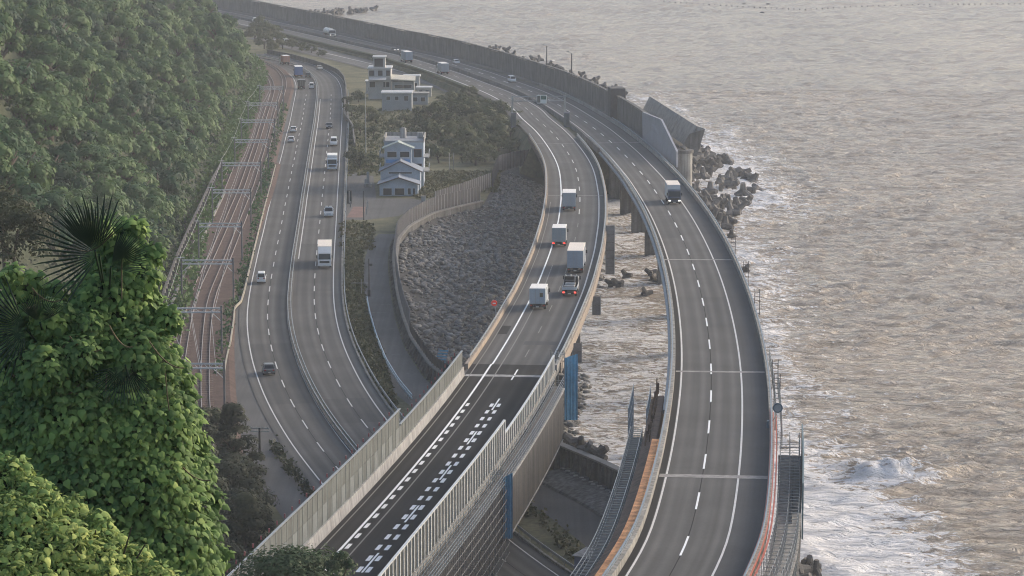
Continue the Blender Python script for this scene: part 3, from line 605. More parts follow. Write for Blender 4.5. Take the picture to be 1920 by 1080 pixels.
for s in np.arange(sJ - 3, 20, -3.1): q = PM.one(s, -7.1); mb.box(q.x - .07, q.x + .07, q.y - .07, q.y + .07, q.z + (2.9 if s > s_t else 4.6), q.z + (3.24 if s > s_t else 4.95))
tag(mb.build('red_marker_light', mat('red_plastic', (.36, .12, .12), .4, .1), nl), kind='stuff')
nr = thing('slatted_noise_wall', 'noise wall of dark panels between bright steel posts above the scaffold', 'noise wall')
s_r = s_for_u(PM, 4.75, 3.3, 945, 60, sJ)
M_POSTW = mat('bright_post', (.55, .58, .60), .45, .1, 1.0, metal=.2)
sweep('parapet', PM, [(4.61, -.02), (4.61, .45), (5.0, .45), (5.0, -.5)], 0, sJ + 2.5, M_CONC, nr)
for s in np.arange(sJ + 2.0, 20, -1.75):
    tall = s < s_r; h = 3.75 if tall else 2.3
    q = PM.one(s, 4.78); MB().box(-.13, .13, -.16, .16, .4, h).build('post', M_POSTW, nr, (q.x, q.y, q.z), (0, 0, PM.head(s)))
    seg_box(PM, s - 1.6, s - .15, 4.76, 4.82, .5, h - .12).build('panel', M_PAND, nr)
    if tall: seg_box(PM, s - 1.6, s - .15, 4.735, 4.757, .55, 1.2).build('kick_plate', M_PANL, nr)
sweep('top_rail', PM, [(4.68, 2.28), (4.68, 2.4), (4.9, 2.4), (4.9, 2.28)], s_r, sJ + 2.2, M_POSTW, nr); sweep('top_rail', PM, [(4.68, 3.72), (4.68, 3.86), (4.9, 3.86), (4.9, 3.72)], 20, s_r, M_POSTW, nr)
# catwalk and hanging scaffold under it
def lattice(mb, path, s0, s1, o, z0, z1, ds, dzv, r=.035):
    for s in np.arange(s0, s1 + .01, ds):
        q = path.one(s, o); mb.tube((q.x, q.y, q.z + z0), (q.x, q.y, q.z + z1), r, 4, caps=False)
    for z in np.arange(z0, z1 + .01, dzv):
        S = path.grid(s0, s1, 4.0); pts = path.pt(S, o, z)
        for a, b in zip(pts[:-1], pts[1:]): mb.tube(a, b, r, 4, caps=False)
sca = thing('hanging_scaffold', 'steel pipe scaffold with boarded skirt hung below the slatted noise wall', 'scaffold')
s_b = s_for_u(PM, 6.7, -3, 955, 60, sJ); s_b2 = s_for_u(PM, 6.7, -1, 1058, 60, sJ + 30)
sweep('catwalk', PM, [(5.25, -.5), (5.25, -.38), (6.6, -.38), (6.6, -.5)], 40, s_b2, M_CONCD, sca)
mb = MB(); lattice(mb, PM, 40, s_b2, 6.62, -.4, .8, 1.2, .4, .03); lattice(mb, PM, 40, s_b2, 5.5, -.4, 1.0, 1.5, .45, .03); tag(mb.build('railing', M_BLUEST, sca), kind='stuff')
k = 0
for s in np.arange(s_b2 - 1, s_b - 1, -1.55):
    M_ = mat('skirt_board_a', (.055, .055, .057), .85, .25, 1.0, streak=.4) if k % 3 else mat('skirt_board_b', (.072, .070, .071), .85, .25, 1.0, streak=.4)
    seg_box(PM, s - 1.53, s, 6.64, 6.70, -6.6, -.75).build('skirt_board', M_, sca); k += 1
for z in (-.72, -6.7): sweep('edge_beam', PM, [(6.6, z), (6.6, z + .16), (6.78, z + .16), (6.78, z)], s_b, s_b2, M_CONCW, sca)
mb = MB(); lattice(mb, PM, 40, s_b, 6.75, -8.2, -.4, 1.1, 1.0, .045); lattice(mb, PM, 40, s_b, 5.6, -8.2, -.4, 1.1, 1.6, .04)
for s in np.arange(42, s_b, 2.2):
    a = PM.one(s, 6.75); b = PM.one(s, 5.6)
    for z in np.arange(-8.2, -.3, 1.9): mb.tube((a.x, a.y, a.z + z), (b.x, b.y, b.z + z), .04, 4, caps=False)
tag(mb.build('pipe_frame', mat('scaffold_pipe', (.20, .205, .21), .6, .2, 1.2), sca), kind='stuff')
k = 0
for s in np.arange(41, s_b - 1.5, 1.9):
    seg_box(PM, s, s + 1.86, 6.05, 6.1, -8.1, -1.0).build('net_sheet', M_NET, sca)
def tarp_tower(name, label, u0, u1, v0, v1, Y, group=None):
    a = PY(u0, v0, Y); b = PY(u1, v1, Y); t = thing(name, label, 'scaffold tower', (a[0], Y, b[2]), .12); w = b[0] - a[0]; h = a[2] - b[2]
    mb = MB(); nn = 10
    for k in range(nn):                                    # wrinkled sheet
        x0, x1 = w * k / nn, w * (k + 1) / nn; y0, y1 = .12 * math.sin(k * 2.3), .12 * math.sin((k + 1) * 2.3)
        mb.hexa([(x0, y0, 0), (x1, y1, 0), (x1, y1 + .04, 0), (x0, y0 + .04, 0)], [(x0, y0, h - .5 * (1 - k / nn)), (x1, y1, h - .5 * (1 - (k + 1) / nn)), (x1, y1 + .04, h - .5 * (1 - (k + 1) / nn)), (x0, y0 + .04, h - .5 * (1 - k / nn))])
    mb.build('tarpaulin', M_TARP, t)
    mb = MB()
    for x in (-1.6, -.8, 0):
        for y in (.3, 1.6): mb.tube((x, y, 0), (x, y, h + .3), .05, 5)
    for z in np.arange(.4, h, .9): mb.tube((-1.6, .3, z), (0, .3, z), .05, 4); mb.tube((-1.6, 1.6, z), (0, 1.6, z), .05, 4)
    tag(mb.build('pipe_frame', M_STEEL, t), kind='stuff')
    for z in np.arange(.4, h, 1.8): MB().box(-1.7, -.05, .2, 1.7, z, z + .06).build('deck_board', M_CONC, t)
    return t
tarp_tower('tarp_tower', 'blue tarpaulin scaffold tower standing in front of the sea', 1059, 1083, 664, 788, 376)
tarp_tower('tarp_tower', 'blue tarpaulin scaffold tower rising beside the coast road', 943, 961, 887, 1010, float(PM.pt(s_b, 7.2)[0][1]) - 2)
# hung stair tower on the seaward side of the landward viaduct
for Y, zlo, zhi, lb in ((512, -7.2, 1.2, 'grey netted stair tower hung beside the trucks on the viaduct'), (440, -3.4, -.6, 'small netted inspection cage hung under the viaduct edge'), (395, -3.0, -.4, 'netted inspection cage hung under the viaduct edge next to the blue tarpaulin')):
    s = PM.sY(Y); q = PM.one(s, 5.1); t = thing('inspection_cage', lb, 'scaffold', (q.x, q.y, q.z), PM.head(s)); w = 1.5 if Y > 500 else 1.2
    MB().box(0, w, -.05, .05, zlo, zhi).build('net_sheet', mat('cage_net', (.19, .19, .20), .8, .2, 1.5), t)
    for x in (0, w): MB().tube((x, -.08, zlo), (x, -.08, zhi + .2), .06, 5).build('pipe', M_STEEL, t)
    for z in np.arange(zlo, zhi, 1.4): MB().box(0, w, -.1, 1.4, z, z + .07).build('landing', M_CONCD, t)
# ================================================================ works on the seaside viaduct
gw = thing('girder_works', 'rusty girder edge with orange timber strip and lattice walkway on the viaduct', 'scaffold')
s_g = PR.sY(338)
sweep('rust_girder', PR, [(-6.9, -2.2), (-6.9, -.15), (-5.9, .35), (-5.4, .35), (-5.4, -2.2)], 0, s_g, M_RUST, gw)
sweep('timber_strip', PR, [(-5.75, .37), (-5.75, .82), (-5.02, .82), (-5.02, .37)], 0, PR.sY(308), M_ORANGE, gw)
mb = MB()
for s in np.arange(PR.sY(308), s_g + 8, 1.1):
    q = PR.one(s, -6.3 + .2 * math.sin(s * 3)); mb.tube((q.x, q.y, q.z - .5), (q.x + .05, q.y, q.z + .6 + .7 * abs(math.sin(s * 5.1))), .09, 4)
tag(mb.build('stub_bar', M_RUST, gw), kind='stuff')
mb = MB(); lattice(mb, PR, 30, PR.sY(322), -7.3, -1.6, -.4, 1.2, .6, .04); lattice(mb, PR, 30, PR.sY(322), -8.6, -1.6, -.4, 1.2, .6, .04)
for s in np.arange(30, PR.sY(322), 1.2):
    a = PR.one(s, -7.3); b = PR.one(s, -8.6); mb.tube((a.x, a.y, a.z - .4), (b.x, b.y, b.z - .4), .04, 4); mb.tube((a.x, a.y, a.z - 1.6), (b.x, b.y, b.z - 1.6), .04, 4)
tag(mb.build('lattice', M_STEEL, gw), kind='stuff')
sweep('walkway', PR, [(-8.6, -1.75), (-8.6, -1.65), (-7.0, -1.65), (-7.0, -1.75)], 30, PR.sY(322), M_DARK, gw)
mb = MB(); lattice(mb, PR, PR.sY(322), PR.sY(338), -8.9, -4, 1.6, 1.6, 1.4, .05); lattice(mb, PR, PR.sY(322), PR.sY(338), -6.9, -4, 1.6, 1.6, 1.4, .05); tag(mb.build('stair_tower', M_BLUEST, gw), kind='stuff')
sf = thing('sea_side_scaffold', 'pipe scaffold with dark end board hung outside the viaduct above the waves', 'scaffold')
RED = mat('red_barrier', (.46, .13, .09), .55, .2, .8)
for o, z in ((6.6, .82), (6.95, .5), (7.25, .2)): sweep('red_rail', PR, [(o, z), (o, z + .22), (o + .14, z + .22), (o + .14, z)], 0, PR.sY(326), RED, sf)
mb = MB()
for o in (7.7, 8.7, 9.7): lattice(mb, PR, 40, PR.sY(312), o, -3.6, 1.1, 1.5, .9, .04)
lattice(mb, PR, PR.sY(312), PR.sY(352), 7.9, -1, 1.3, 1.8, .8, .045); lattice(mb, PR, PR.sY(312), PR.sY(372), 7.4, -1, .9, 2.4, .9, .04)
for s in np.arange(42, PR.sY(312), 1.5):
    a = PR.one(s, 7.7); b = PR.one(s, 9.7)
    for z in (-3.6, -1.8, .2): mb.tube((a.x, a.y, a.z + z), (b.x, b.y, b.z + z), .04, 4)
tag(mb.build('pipe_frame', M_STEEL, sf), kind='stuff')
sweep('scaffold_deck', PR, [(7.5, -1.2), (7.5, -1.1), (9.9, -1.1), (9.9, -1.2)], 40, PR.sY(310), M_CONC, sf)
sweep('scaffold_deck', PR, [(7.5, -3.7), (7.5, -3.6), (9.9, -3.6), (9.9, -3.7)], 40, PR.sY(310), M_CONCD, sf)
sweep('end_board', PR, [(9.95, -3.7), (9.95, 1.8), (10.1, 1.8), (10.1, -3.7)], PR.sY(281), PR.sY(313), mat('teal_board', (.10, .16, .18), .5, .2), sf)
sweep('inner_board', PR, [(9.0, -3.6), (9.0, -.4), (9.05, -.4), (9.05, -3.6)], PR.sY(276), PR.sY(305), M_DARK, sf)
for k, Y in enumerate((345, 356, 420, 452, 486, 520)):                     # hanging ladders outside the parapet
    s = PR.sY(Y); q = PR.one(s, 7.35); t = thing('hung_ladder', 'small pipe ladder cage hooked outside the sea side parapet', 'ladder', (q.x, q.y, q.z), PR.head(s), 'ladder cages along the sea parapet')
    for x in (0, .7): MB().tube((x, 0, -1.8), (x, 0, 1.9), .05, 5).build('stile', M_DARK, t)
    for z in np.arange(-1.6, 1.9, .6): MB().tube((0, 0, z), (.7, 0, z), .04, 4).build('rung', M_DARK, t)
cp = P(1463, 797, 21.4); s = PR.sY(PP(1440, 800, zR)[1]); q = PR.one(s, 7.2)
t = thing('warning_lamp', 'round dark warning lamp on a short post at the sea parapet', 'lamp', (q.x, q.y, q.z), 0)
MB().tube((0, 0, -.3), (0, 0, 2.0), .07, 6).build('post', M_STEEL, t); MB().tube((.25, -.12, 2.2), (.25, .12, 2.2), .55, 14).build('lamp_housing', mat('lamp_blue', (.07, .11, .15), .4), t); MB().tube((.25, -.14, 2.2), (.25, -.121, 2.2), .4, 14).build('lens', M_BLUEST, t); MB().tube((0, 0, 1.2), (-.5, 0, .5), .06, 5).build('brace', M_STEEL, t); MB().box(-.9, -.2, -.3, .3, -.1, .8, .05).build('control_box', M_BLUEST, t)

# ================================================================ seawall, fences
sw = thing('seawall', 'ribbed concrete seawall curving behind the promenade and rock beach', 'seawall')
sA0, sA1 = 6.0, flatA.sY(576)
def h_sw(Y): return np.interp(Y, [300, 345, 370, 420, 500], [3.6, 3.4, 2.8, 1.7, .7])
S = flatA.grid(sA0, flatA.L - .5, 3.0); pts = flatA.pt(S); hh = 7.3 + h_sw(pts[:, 1])
a0 = flatA.pt(S, -.4); b0 = flatA.pt(S, .5); V = []
for k in range(len(S)):
    V += [(a0[k, 0], a0[k, 1], 6.0), (a0[k, 0], a0[k, 1], hh[k]), (b0[k, 0], b0[k, 1], hh[k]), (b0[k, 0] , b0[k, 1], -3)]
Fc = []
for k in range(len(S) - 1):
    for j in range(4): Fc.append((4 * k + j, 4 * k + (j + 1) % 4, 4 * k + 4 + (j + 1) % 4, 4 * k + 4 + j))
obj('wall', mesh('wall', V, Fc), M_CONCD, sw)
obj('coping', mesh('coping', [(p[0], p[1], z) for k in range(len(S)) for p, z in ((flatA.pt(S[k], -.5)[0], hh[k] + .01), (flatA.pt(S[k], -.5)[0], hh[k] + .22), (flatA.pt(S[k], .6)[0], hh[k] + .22), (flatA.pt(S[k], .6)[0], hh[k] + .01))], Fc), mat('coping_stone', (.22, .215, .205), .8, .2, .5), sw)
for s in np.arange(sA0 + 2, sA1, 2.6):                                    # buttress ribs on the land side
    q = flatA.one(s); rz = flatA.head(s); h = float(h_sw(q.y))
    MB().hexa([(-1.25, -.18, 0), (-.38, -.18, 0), (-.38, .18, 0), (-1.25, .18, 0)], [(-.6, -.18, h * .93), (-.38, -.18, h * .93), (-.38, .18, h * .93), (-.6, .18, h * .93)]).build('rib', M_CONCD, sw, (q.x, q.y, 7.3), (0, 0, rz))
sweep('toe_slope', flatA, [(-5.2, -.1), (-5.0, .12), (-3.8, .5), (-1.3, .9), (-.42, .95), (-.42, -.1)], sA0, flatA.sY(352), M_CONCD, sw)
mb = MB()
for s in np.arange(sA0, flatA.sY(352), 1.3):
    q = flatA.one(s, -1.3 + .15 * math.sin(s * 7)); mb.box(q.x - .3, q.x + .3, q.y - .3, q.y + .3, q.z + .8, q.z + 1.1 + .15 * math.sin(s * 5), .08)
tag(mb.build('toe_stone', M_CONC, sw), kind='stuff')
def fence_run(name, label, path, s0, s1, z0, h, pitch, mp, mw, rail=True):
    t = thing(name, label, 'fence')
    for s in np.arange(s0, s1, pitch):
        q = path.one(s); z = z0(q.y) if callable(z0) else z0
        MB().box(-.08, .08, -.08, .08, 0, h).build('post', mp, t, (q.x, q.y, z), (0, 0, path.head(s)))
        if s + pitch < s1:
            a, b = path.one(s + .1), path.one(s + pitch - .1); z2 = z0(b.y) if callable(z0) else z0
            nx, ny = (b.y - a.y), -(b.x - a.x); l = math.hypot(nx, ny); nx *= .03 / l; ny *= .03 / l
            MB().hexa([(a.x - nx, a.y - ny, z + .12), (b.x - nx, b.y - ny, z2 + .12), (b.x + nx, b.y + ny, z2 + .12), (a.x + nx, a.y + ny, z + .12)], [(a.x - nx, a.y - ny, z + h - .1), (b.x - nx, b.y - ny, z2 + h - .1), (b.x + nx, b.y + ny, z2 + h - .1), (a.x + nx, a.y + ny, z + h - .1)]).build('panel', mw, t)
    return t
M_FP = mat('fence_panel_blue_grey', (.048, .05, .058), .7, .2, .8); M_FPOST = mat('fence_post_pale', (.26, .26, .275), .6, .15, .8)
fence_run('sea_fence', 'tall panel fence with pale posts bending round the rock beach', flatA, flatA.sY(452), flatA.L - .5, lambda Y: 7.52 + float(h_sw(Y)), 3.1, 1.45, M_FPOST, M_FP)
fence_run('sea_fence', 'dark netting fence on the seawall above the bottom of the promenade', flatA, flatA.sY(398), flatA.sY(452) - .2, lambda Y: 7.52 + float(h_sw(Y)), 1.5, 2.0, M_DARK, M_NET)
PB = Path(B_top, z1, step=1, sm=1); PC = Path(C_top, z1, step=1, sm=.8)
fence_run('rear_fence', 'second panel fence with pale posts standing behind the tall sea fence', PB, 0, PB.L, 7.3, 3.6, 1.45, M_FPOST, M_FP)
fence_run('corner_fence', 'blue-grey panel fence closing the beach corner under the expressway', PC, 0, PC.L, 7.3, 3.9, 1.6, M_FP, mat('fence_panel_pale', (.11, .11, .125), .7, .2, .8))
br_ = Path([P(u, v, 8.1)[:2] for u, v in ((688, 560), (694, 590), (706, 632), (724, 677), (748, 716), (774, 747))], z1, step=1, sm=2)
t = thing('blue_hand_rail', 'pale blue hand rail curving along the promenade edge', 'hand rail')
for z in (.35, .8): sweep('rail', br_, [(-.06, z), (-.06, z + .25), (.06, z + .25), (.06, z)], 0, br_.L, mat('pale_blue_paint', (.36, .46, .55), .5, .1), t)
for s in np.arange(0, br_.L, 2.0): q = br_.one(s); MB().tube((q.x, q.y, q.z - .2), (q.x, q.y, q.z + 1.0), .05, 5).build('post', M_STEEL, t)
# blue slatted screen where the promenade meets the viaduct
a = P(806, 700, 8.0); t = thing('blue_screen', 'blue slatted steel screen at the foot of the promenade by the noise wall', 'screen', (a[0] + .5, a[1], 8.6), -.25)
for k in range(6): MB().box(-.1 + .2 * k, 1.6 + .12 * k, -.04, .04, .5 + .42 * k, .74 + .42 * k).build('slat', M_TARP, t)
for x in (.15, 1.55): MB().hexa([(x - .06, .05, 0), (x + .06, .05, 0), (x + .06, .15, 0), (x - .06, .15, 0)], [(x + .6, .05, 3.1), (x + .72, .05, 3.1), (x + .72, .15, 3.1), (x + .6, .15, 3.1)]).build('post', M_BLUEST, t)
# far seawall along the expressway
fw = thing('wave_wall', 'long dark concrete wave wall on the sea side of the distant expressway', 'seawall')
s = PR.sY(694); k = 0
while s < PR.L - 14:
    e = min(s + 13.85, PR.L - 1); dzt = 5.7 + .12 * math.sin(k * 2.1)
    sweep('wall_panel', PR, [(9.4, -9), (9.15, dzt), (9.75, dzt), (9.9, -9)], s, e, M_CONCD, fw, step=4); s += 14; k += 1
sweep('coping', PR, [(9.0, 5.86), (9.0, 6.1), (9.9, 6.1), (9.9, 5.86)], PR.sY(694), PR.L - 1, mat('coping_dark', (.10, .10, .095), .8, .2), fw)
sweep('service_strip', PR, [(7.05, -.5), (7.05, .02), (9.2, .02), (9.2, -.5)], PR.sY(694), PR.L - 1, M_CONCD, fw)
for Y in (772,):                                                       # buttress blocks on the wall
    s = PR.sY(Y); q = PR.one(s, 9.5)
    MB().box(-2.0, 1.9, -3.2, 3.2, -6, 8.0, .1).build('wall_block', mat('block_dark', (.085, .083, .085), .85, .25), fw, (q.x, q.y, q.z), (0, 0, PR.head(s)))
# pale gate plate at the wall end, tilted caisson and round pier
a = [PY(1204, 210, 706), PY(1239, 224, 676), PY(1268, 284, 641), PY(1268, 314, 640), PY(1205, 262, 706)]
nn_ = np.array([.45, .25, 0]); t = obj('gate_plate', mesh('gate_plate', [tuple(q) for q in a] + [tuple(q + nn_) for q in a], [(0, 1, 2, 3, 4), (9, 8, 7, 6, 5)] + [(k, k + 5, (k + 1) % 5 + 5, (k + 1) % 5) for k in range(5)]), mat('pale_steel_plate', (.30, .31, .345), .6, .12, .25)); tag(t, 'pale blue-grey sloping plate closing the end of the wave wall', 'wall plate')
t = thing('tilted_caisson', 'huge concrete slab wall leaning seaward behind the wave wall', 'sea defence')
A0, A1 = np.array([45.2, 722, 0]), np.array([37.6, 808, 0]); dv = (A1 - A0) / 3; lat = np.array([.995, .09, 0])
for k in range(3):
    p0, p1 = A0 + dv * k, A0 + dv * (k + .985); MB().hexa([tuple(p0 - lat * 2.9 + [0, 0, 9.4]), tuple(p0 - lat * 1.2 + [0, 0, 8.6]), tuple(p1 - lat * 1.2 + [0, 0, 8.6]), tuple(p1 - lat * 2.9 + [0, 0, 9.4])], [tuple(p0 - lat * .4 + [0, 0, 14.4]), tuple(p0 + lat * 1.3 + [0, 0, 13.9]), tuple(p1 + lat * 1.3 + [0, 0, 13.9]), tuple(p1 - lat * .4 + [0, 0, 14.4])]).build('slab', M_CONC, t)
MB().hexa([tuple(A0 - lat * 5.2 + [0, -1.2, 7.6]), tuple(A0 - lat * .4 + [0, -1.2, 7.2]), tuple(A0 - lat * .4 + [0, -.2, 7.2]), tuple(A0 - lat * 5.2 + [0, -.2, 7.6])], [tuple(A0 - lat * 2.2 + [0, -1.2, 12.6]), tuple(A0 + lat * 1.6 + [0, -1.2, 13.8]), tuple(A0 + lat * 1.6 + [0, -.2, 13.8]), tuple(A0 - lat * 2.2 + [0, -.2, 12.6])]).build('end_block', M_CONCD, t)
MB().hexa([(40, 735, -2), (45, 728, -2), (39, 808, -2), (33.5, 808, -2)], [(41.5, 735, 8.0), (44, 728, 8.2), (37, 806, 8.2), (35.5, 806, 8.0)]).build('footing', M_CONCD, t)
q = PY(1281, 300, 648); t = thing('round_pier', 'squat round concrete pier standing in the tetrapods beside the viaduct', 'pier', (q[0], q[1], 0))
mb = MB(); mb.tube((0, 0, -3), (0, 0, 15.6), 2.0, 20); mb.build('shaft', M_CONC, t, smooth=False); MB().tube((0, 0, 15.6), (0, 0, 16.3), 2.25, 20).build('collar', M_CONCD, t); MB().tube((0, 0, 16.31), (.4, .2, 16.9), 1.1, 7, .6).build('rubble_top', M_CONCD, t)

# ================================================================ gantry, lamps, poles
sG = PM.sY(752); pL = PM.one(sG, -7.4); pR_ = PM.one(sG, 5.9)
t = thing('sign_gantry', 'grey steel sign gantry spanning the departing expressway lanes', 'gantry')
for q in (pL, pR_): MB().box(-.22, .22, -.22, .22, -1.5, 6.9).build('post', M_STEEL, t, tuple(q))
d = pR_ - pL
for z in (5.6, 6.7): MB().tube((pL.x, pL.y, pL.z + z), (pR_.x, pR_.y, pR_.z + z), .13, 6).build('beam', M_STEEL, t)
for k in range(12):
    a = pL + d * (k / 12); b = pL + d * ((k + 1) / 12); z0_, z1_ = (5.6, 6.7) if k % 2 else (6.7, 5.6); MB().tube((a.x, a.y, a.z + z0_), (b.x, b.y, b.z + z1_), .06, 4).build('diagonal', M_STEEL, t)
c = pL + d * .56; t2 = thing('overhead_sign', 'small green and white overhead sign box hung on the gantry', 'sign', (c.x, c.y - .35, c.z + 5.0))
MB().box(-1.25, 1.25, -.15, .3, 0, 2.1, .05).build('sign_case', mat('sign_white', (.62, .66, .66), .5, .05), t2); MB().box(-.2, 1.1, -.2, -.152, 1.0, 2.0).build('sign_panel', mat('sign_green', (.02, .10, .09), .4, .1), t2); MB().box(-1.15, -.35, -.2, -.152, .2, 1.95).build('sign_panel', M_PANELG, t2)
for (q, nm) in ((pL, 0), (pR_, 1)):
    t3 = thing('control_cabinet', ('grey control cabinet under the landward gantry post' if nm == 0 else 'grey control cabinet under the seaward gantry post'), 'cabinet', (q.x + (.3 if nm == 0 else .4), q.y - 6, q.z - .4))
    MB().box(-.7, .7, -.5, .5, 0, 3.6, .06).build('cabinet_body', mat('cabinet_grey', (.13, .13, .16), .6, .15), t3); MB().box(-.6, .6, -.54, -.502, .3, 3.2).build('cabinet_door', M_PANELG, t3)
def lamp_pole(u, vtop, vbase, Y, label, arm=1, group=None):
    a = PY(u, vbase, Y); b = PY(u, vtop, Y); h = b[2] - a[2]; t = thing('street_lamp', label, 'street lamp', tuple(a), 0, group)
    MB().tube((0, 0, -3), (0, 0, h - .6), .13, 7, .08).build('pole', M_STEEL, t); MB().tube((0, 0, h - .6), (-arm * 1.2, 0, h), .07, 6).build('arm', M_STEEL, t); MB().box(-arm * 1.2 - .6, -arm * 1.2 + .2, -.15, .15, h - .06, h + .1, .04).build('lamp_head', M_PANELG, t)
qy = [PR.one(PR.sY(Y), 9.5) for Y in (903, 862)]
for q in qy:
    t = thing('street_lamp', 'slender lamp post rising above the distant wave wall against the sea', 'street lamp', (q.x, q.y, q.z + 5), 0, 'lamp posts on the wave wall')
    MB().tube((0, 0, 0), (0, 0, 6.9), .2, 7, .14).build('pole', M_DARK, t); MB().tube((0, 0, 6.9), (-.9, 0, 7.4), .07, 6).build('arm', M_STEEL, t); MB().box(-1.5, -.7, -.15, .15, 7.34, 7.5, .04).build('lamp_head', M_PANELG, t)
q = P(686, 288, 7.3); t = thing('street_lamp', 'tall pale lamp pole among the trees behind the blue-grey house', 'street lamp', tuple(q))
MB().tube((0, 0, 0), (0, 0, 15), .16, 7, .09).build('pole', M_STEEL, t); MB().tube((0, 0, 15), (1.0, 0, 15.5), .08, 5).build('arm', M_STEEL, t)
for u, v, h, lb in ((682, 413, 6.0, 'dark slim pole at the mouth of the house yard'), (692, 556, 6.4, 'dark pole with a small floodlight beside the promenade')):
    q = P(u, v, 7.3); t = thing('pole', lb, 'pole', tuple(q)); MB().tube((0, 0, 0), (0, 0, h), .12, 7, .09).build('shaft', M_DARK, t)
    if v > 500: MB().box(.1, .6, -.2, .2, h - 1.2, h - .8, .05).build('floodlight', M_DARK, t); MB().box(-.25, .25, -.25, .25, 0, 1.2, .05).build('base_box', M_DARK, t); MB().tube((-3, 0, 2.3), (0, 0, 2.3), .05, 5).build('bracket', M_STEEL, t); MB().tube((-1.3, 0, 0), (-1.3, 0, 2.9), .05, 5).build('stay', M_STEEL, t)
    else: MB().box(-.1, .1, -.25, .25, h - .3, h, .03).build('cap', M_DARK, t)
for u in (842.5, 850.5):
    q = P(u, 322, 7.3); t = thing('timber_post', 'one of a pair of tall bare posts beside the grove', 'post', tuple(q), 0, 'pair of bare posts'); MB().tube((0, 0, 0), (0, 0, 4.3), .13, 7, .1).build('shaft', M_CONC, t); MB().box(-.16, .16, -.16, .16, 4.3, 4.4).build('cap', M_CONC, t)
q = P(487, 848, 7.4); t = thing('utility_pole', 'dark utility pole with crossarms on the verge by dark trees', 'utility pole', tuple(q)); MB().tube((0, 0, 0), (0, 0, 3.1), .17, 8, .12).build('shaft', M_DARK, t)
for z in (2.6, 3.0): MB().box(-1.2, 1.2, -.06, .06, z, z + .1).build('crossarm', M_STEEL, t)
for x in (-1.0, -.4, .4, 1.0): MB().tube((x, 0, 3.1), (x, 0, 3.3), .05, 6).build('insulator', M_CONCW, t)
wire_m = mat('wire', (.42, .42, .42), .5, .05)
def wire(name, a, b, sag, m, parent=None, r=.025, nseg=10):
    mb = MB(); a = np.array(a, float); b = np.array(b, float); pr = None
    for k in range(nseg + 1):
        f = k / nseg; p = a + (b - a) * f - np.array([0, 0, sag * 4 * f * (1 - f)])
        if pr is not None: mb.tube(pr, p, r, 4, caps=False)
        pr = p
    return mb.build(name, m, parent)
top = np.array([q[0], q[1], q[2] + 3.3])
for x, (u2, v2, Y2), (u3, v3, Y3) in ((-1.0, (592, 930, 345), (425, 660, 438)), (1.0, (582, 945, 342), (437, 672, 436))):
    wire('power_wire', top + [x, 0, 0], PY(u2, v2, Y2), .4, wire_m, t); wire('power_wire', top + [x, 0, 0], PY(u3, v3, Y3), .6, wire_m, t)
# low sign boards by the yard
q = P(669, 398, 7.3); t = thing('notice_board', 'white framed patch of red paving with corner posts by the yard entrance', 'traffic marker', tuple(q)); 
obj('red_paving', mesh('red_paving', [(-1.6, -9, .06), (1.8, -9, .06), (1.4, 9, .06), (-1.2, 9, .06)], [(0, 1, 2, 3)]), mat('red_paving', (.20, .12, .10), .8, .2, .6), t)
for x, y in ((-1.8, -8), (-1.7, 8), (1.8, 8), (2.2, -4)): MB().box(x - .12, x + .12, y - .12, y + .12, 0, 1.3).build('corner_post', M_CONCW, t)
for u, v, lb in ((655, 382, 'dark notice board with a pale frame on the road edge by the yard'), (690, 350, 'white monument stone on a plinth in front of the blue-grey house')):
    q = P(u, v, 7.3); t = thing('monument_stone' if v == 350 else 'board_sign', lb, 'monument' if v == 350 else 'sign', tuple(q))
    if v == 350: MB().box(-.9, .9, -.7, .7, 0, .7, .05).build('plinth', M_CONC, t); MB().box(-.3, .3, -.25, .25, .7, 3.3, .08).build('stone', M_CONCW, t); MB().box(-.75, -.3, -.25, .25, .7, 1.8, .08).build('side_stone', M_CONCW, t)
    else: MB().box(-.5, .5, -.1, .1, 0, 2.8).build('board', M_PAND, t); MB().box(-.12, .12, -.16, -.102, .2, 2.7).build('strip', M_CONC, t)
q = P(794, 377, 7.3); t = thing('white_cabinet', 'small white cabinet beside the sea fence in the grass', 'cabinet', tuple(q)); MB().box(-.5, .5, -.4, .4, 0, 1.0, .05).build('cabinet_body', M_CONCW, t); MB().box(-.56, .56, -.46, .46, 1.0, 1.1).build('lid', M_CONC, t)
s = PM.sY(PP(925, 596, zM)[1]); q = PM.one(s, -7.1); t = thing('red_warning_light', 'round red warning light clamped outside the beige viaduct parapet', 'warning light', (q.x, q.y, q.z))
MB().tube((0, 0, -.5), (0, 0, 1.6), .08, 6).build('post', M_STEEL, t); MB().tube((-.2, -.15, 2.0), (-.2, .15, 2.0), .42, 14).build('lamp_disc', mat('red_light', (.55, .04, .03), .4, .1, emit=((1, .08, .04), .12)), t); MB().box(-.42, .02, -.18, -.152, 1.92, 2.08).build('light_bar', M_PAINTW, t)
# shed by the coast road, lower centre
q = P(1112, 1078, 7.4); t = thing('roadside_shed', 'small blue-grey shed with white corrugated roof beside the terrace', 'shed', tuple(q), -.55)
MB().box(-1.5, 1.5, -1.3, 1.3, 0, 2.1).build('wall', mat('shed_blue', (.16, .20, .30), .7, .15), t)
for k in range(9): MB().hexa([(-1.7 + k * .38, -1.5, 2.12), (-1.34 + k * .38, -1.5, 2.12), (-1.34 + k * .38, 1.5, 2.42), (-1.7 + k * .38, 1.5, 2.42)], [(-1.7 + k * .38, -1.5, 2.2), (-1.34 + k * .38, -1.5, 2.2), (-1.34 + k * .38, 1.5, 2.5), (-1.7 + k * .38, 1.5, 2.5)]).build('roof_sheet', M_CONCW, t)
MB().box(-.4, .4, -1.36, -1.302, 0, 1.8).build('door', M_PANELG, t)

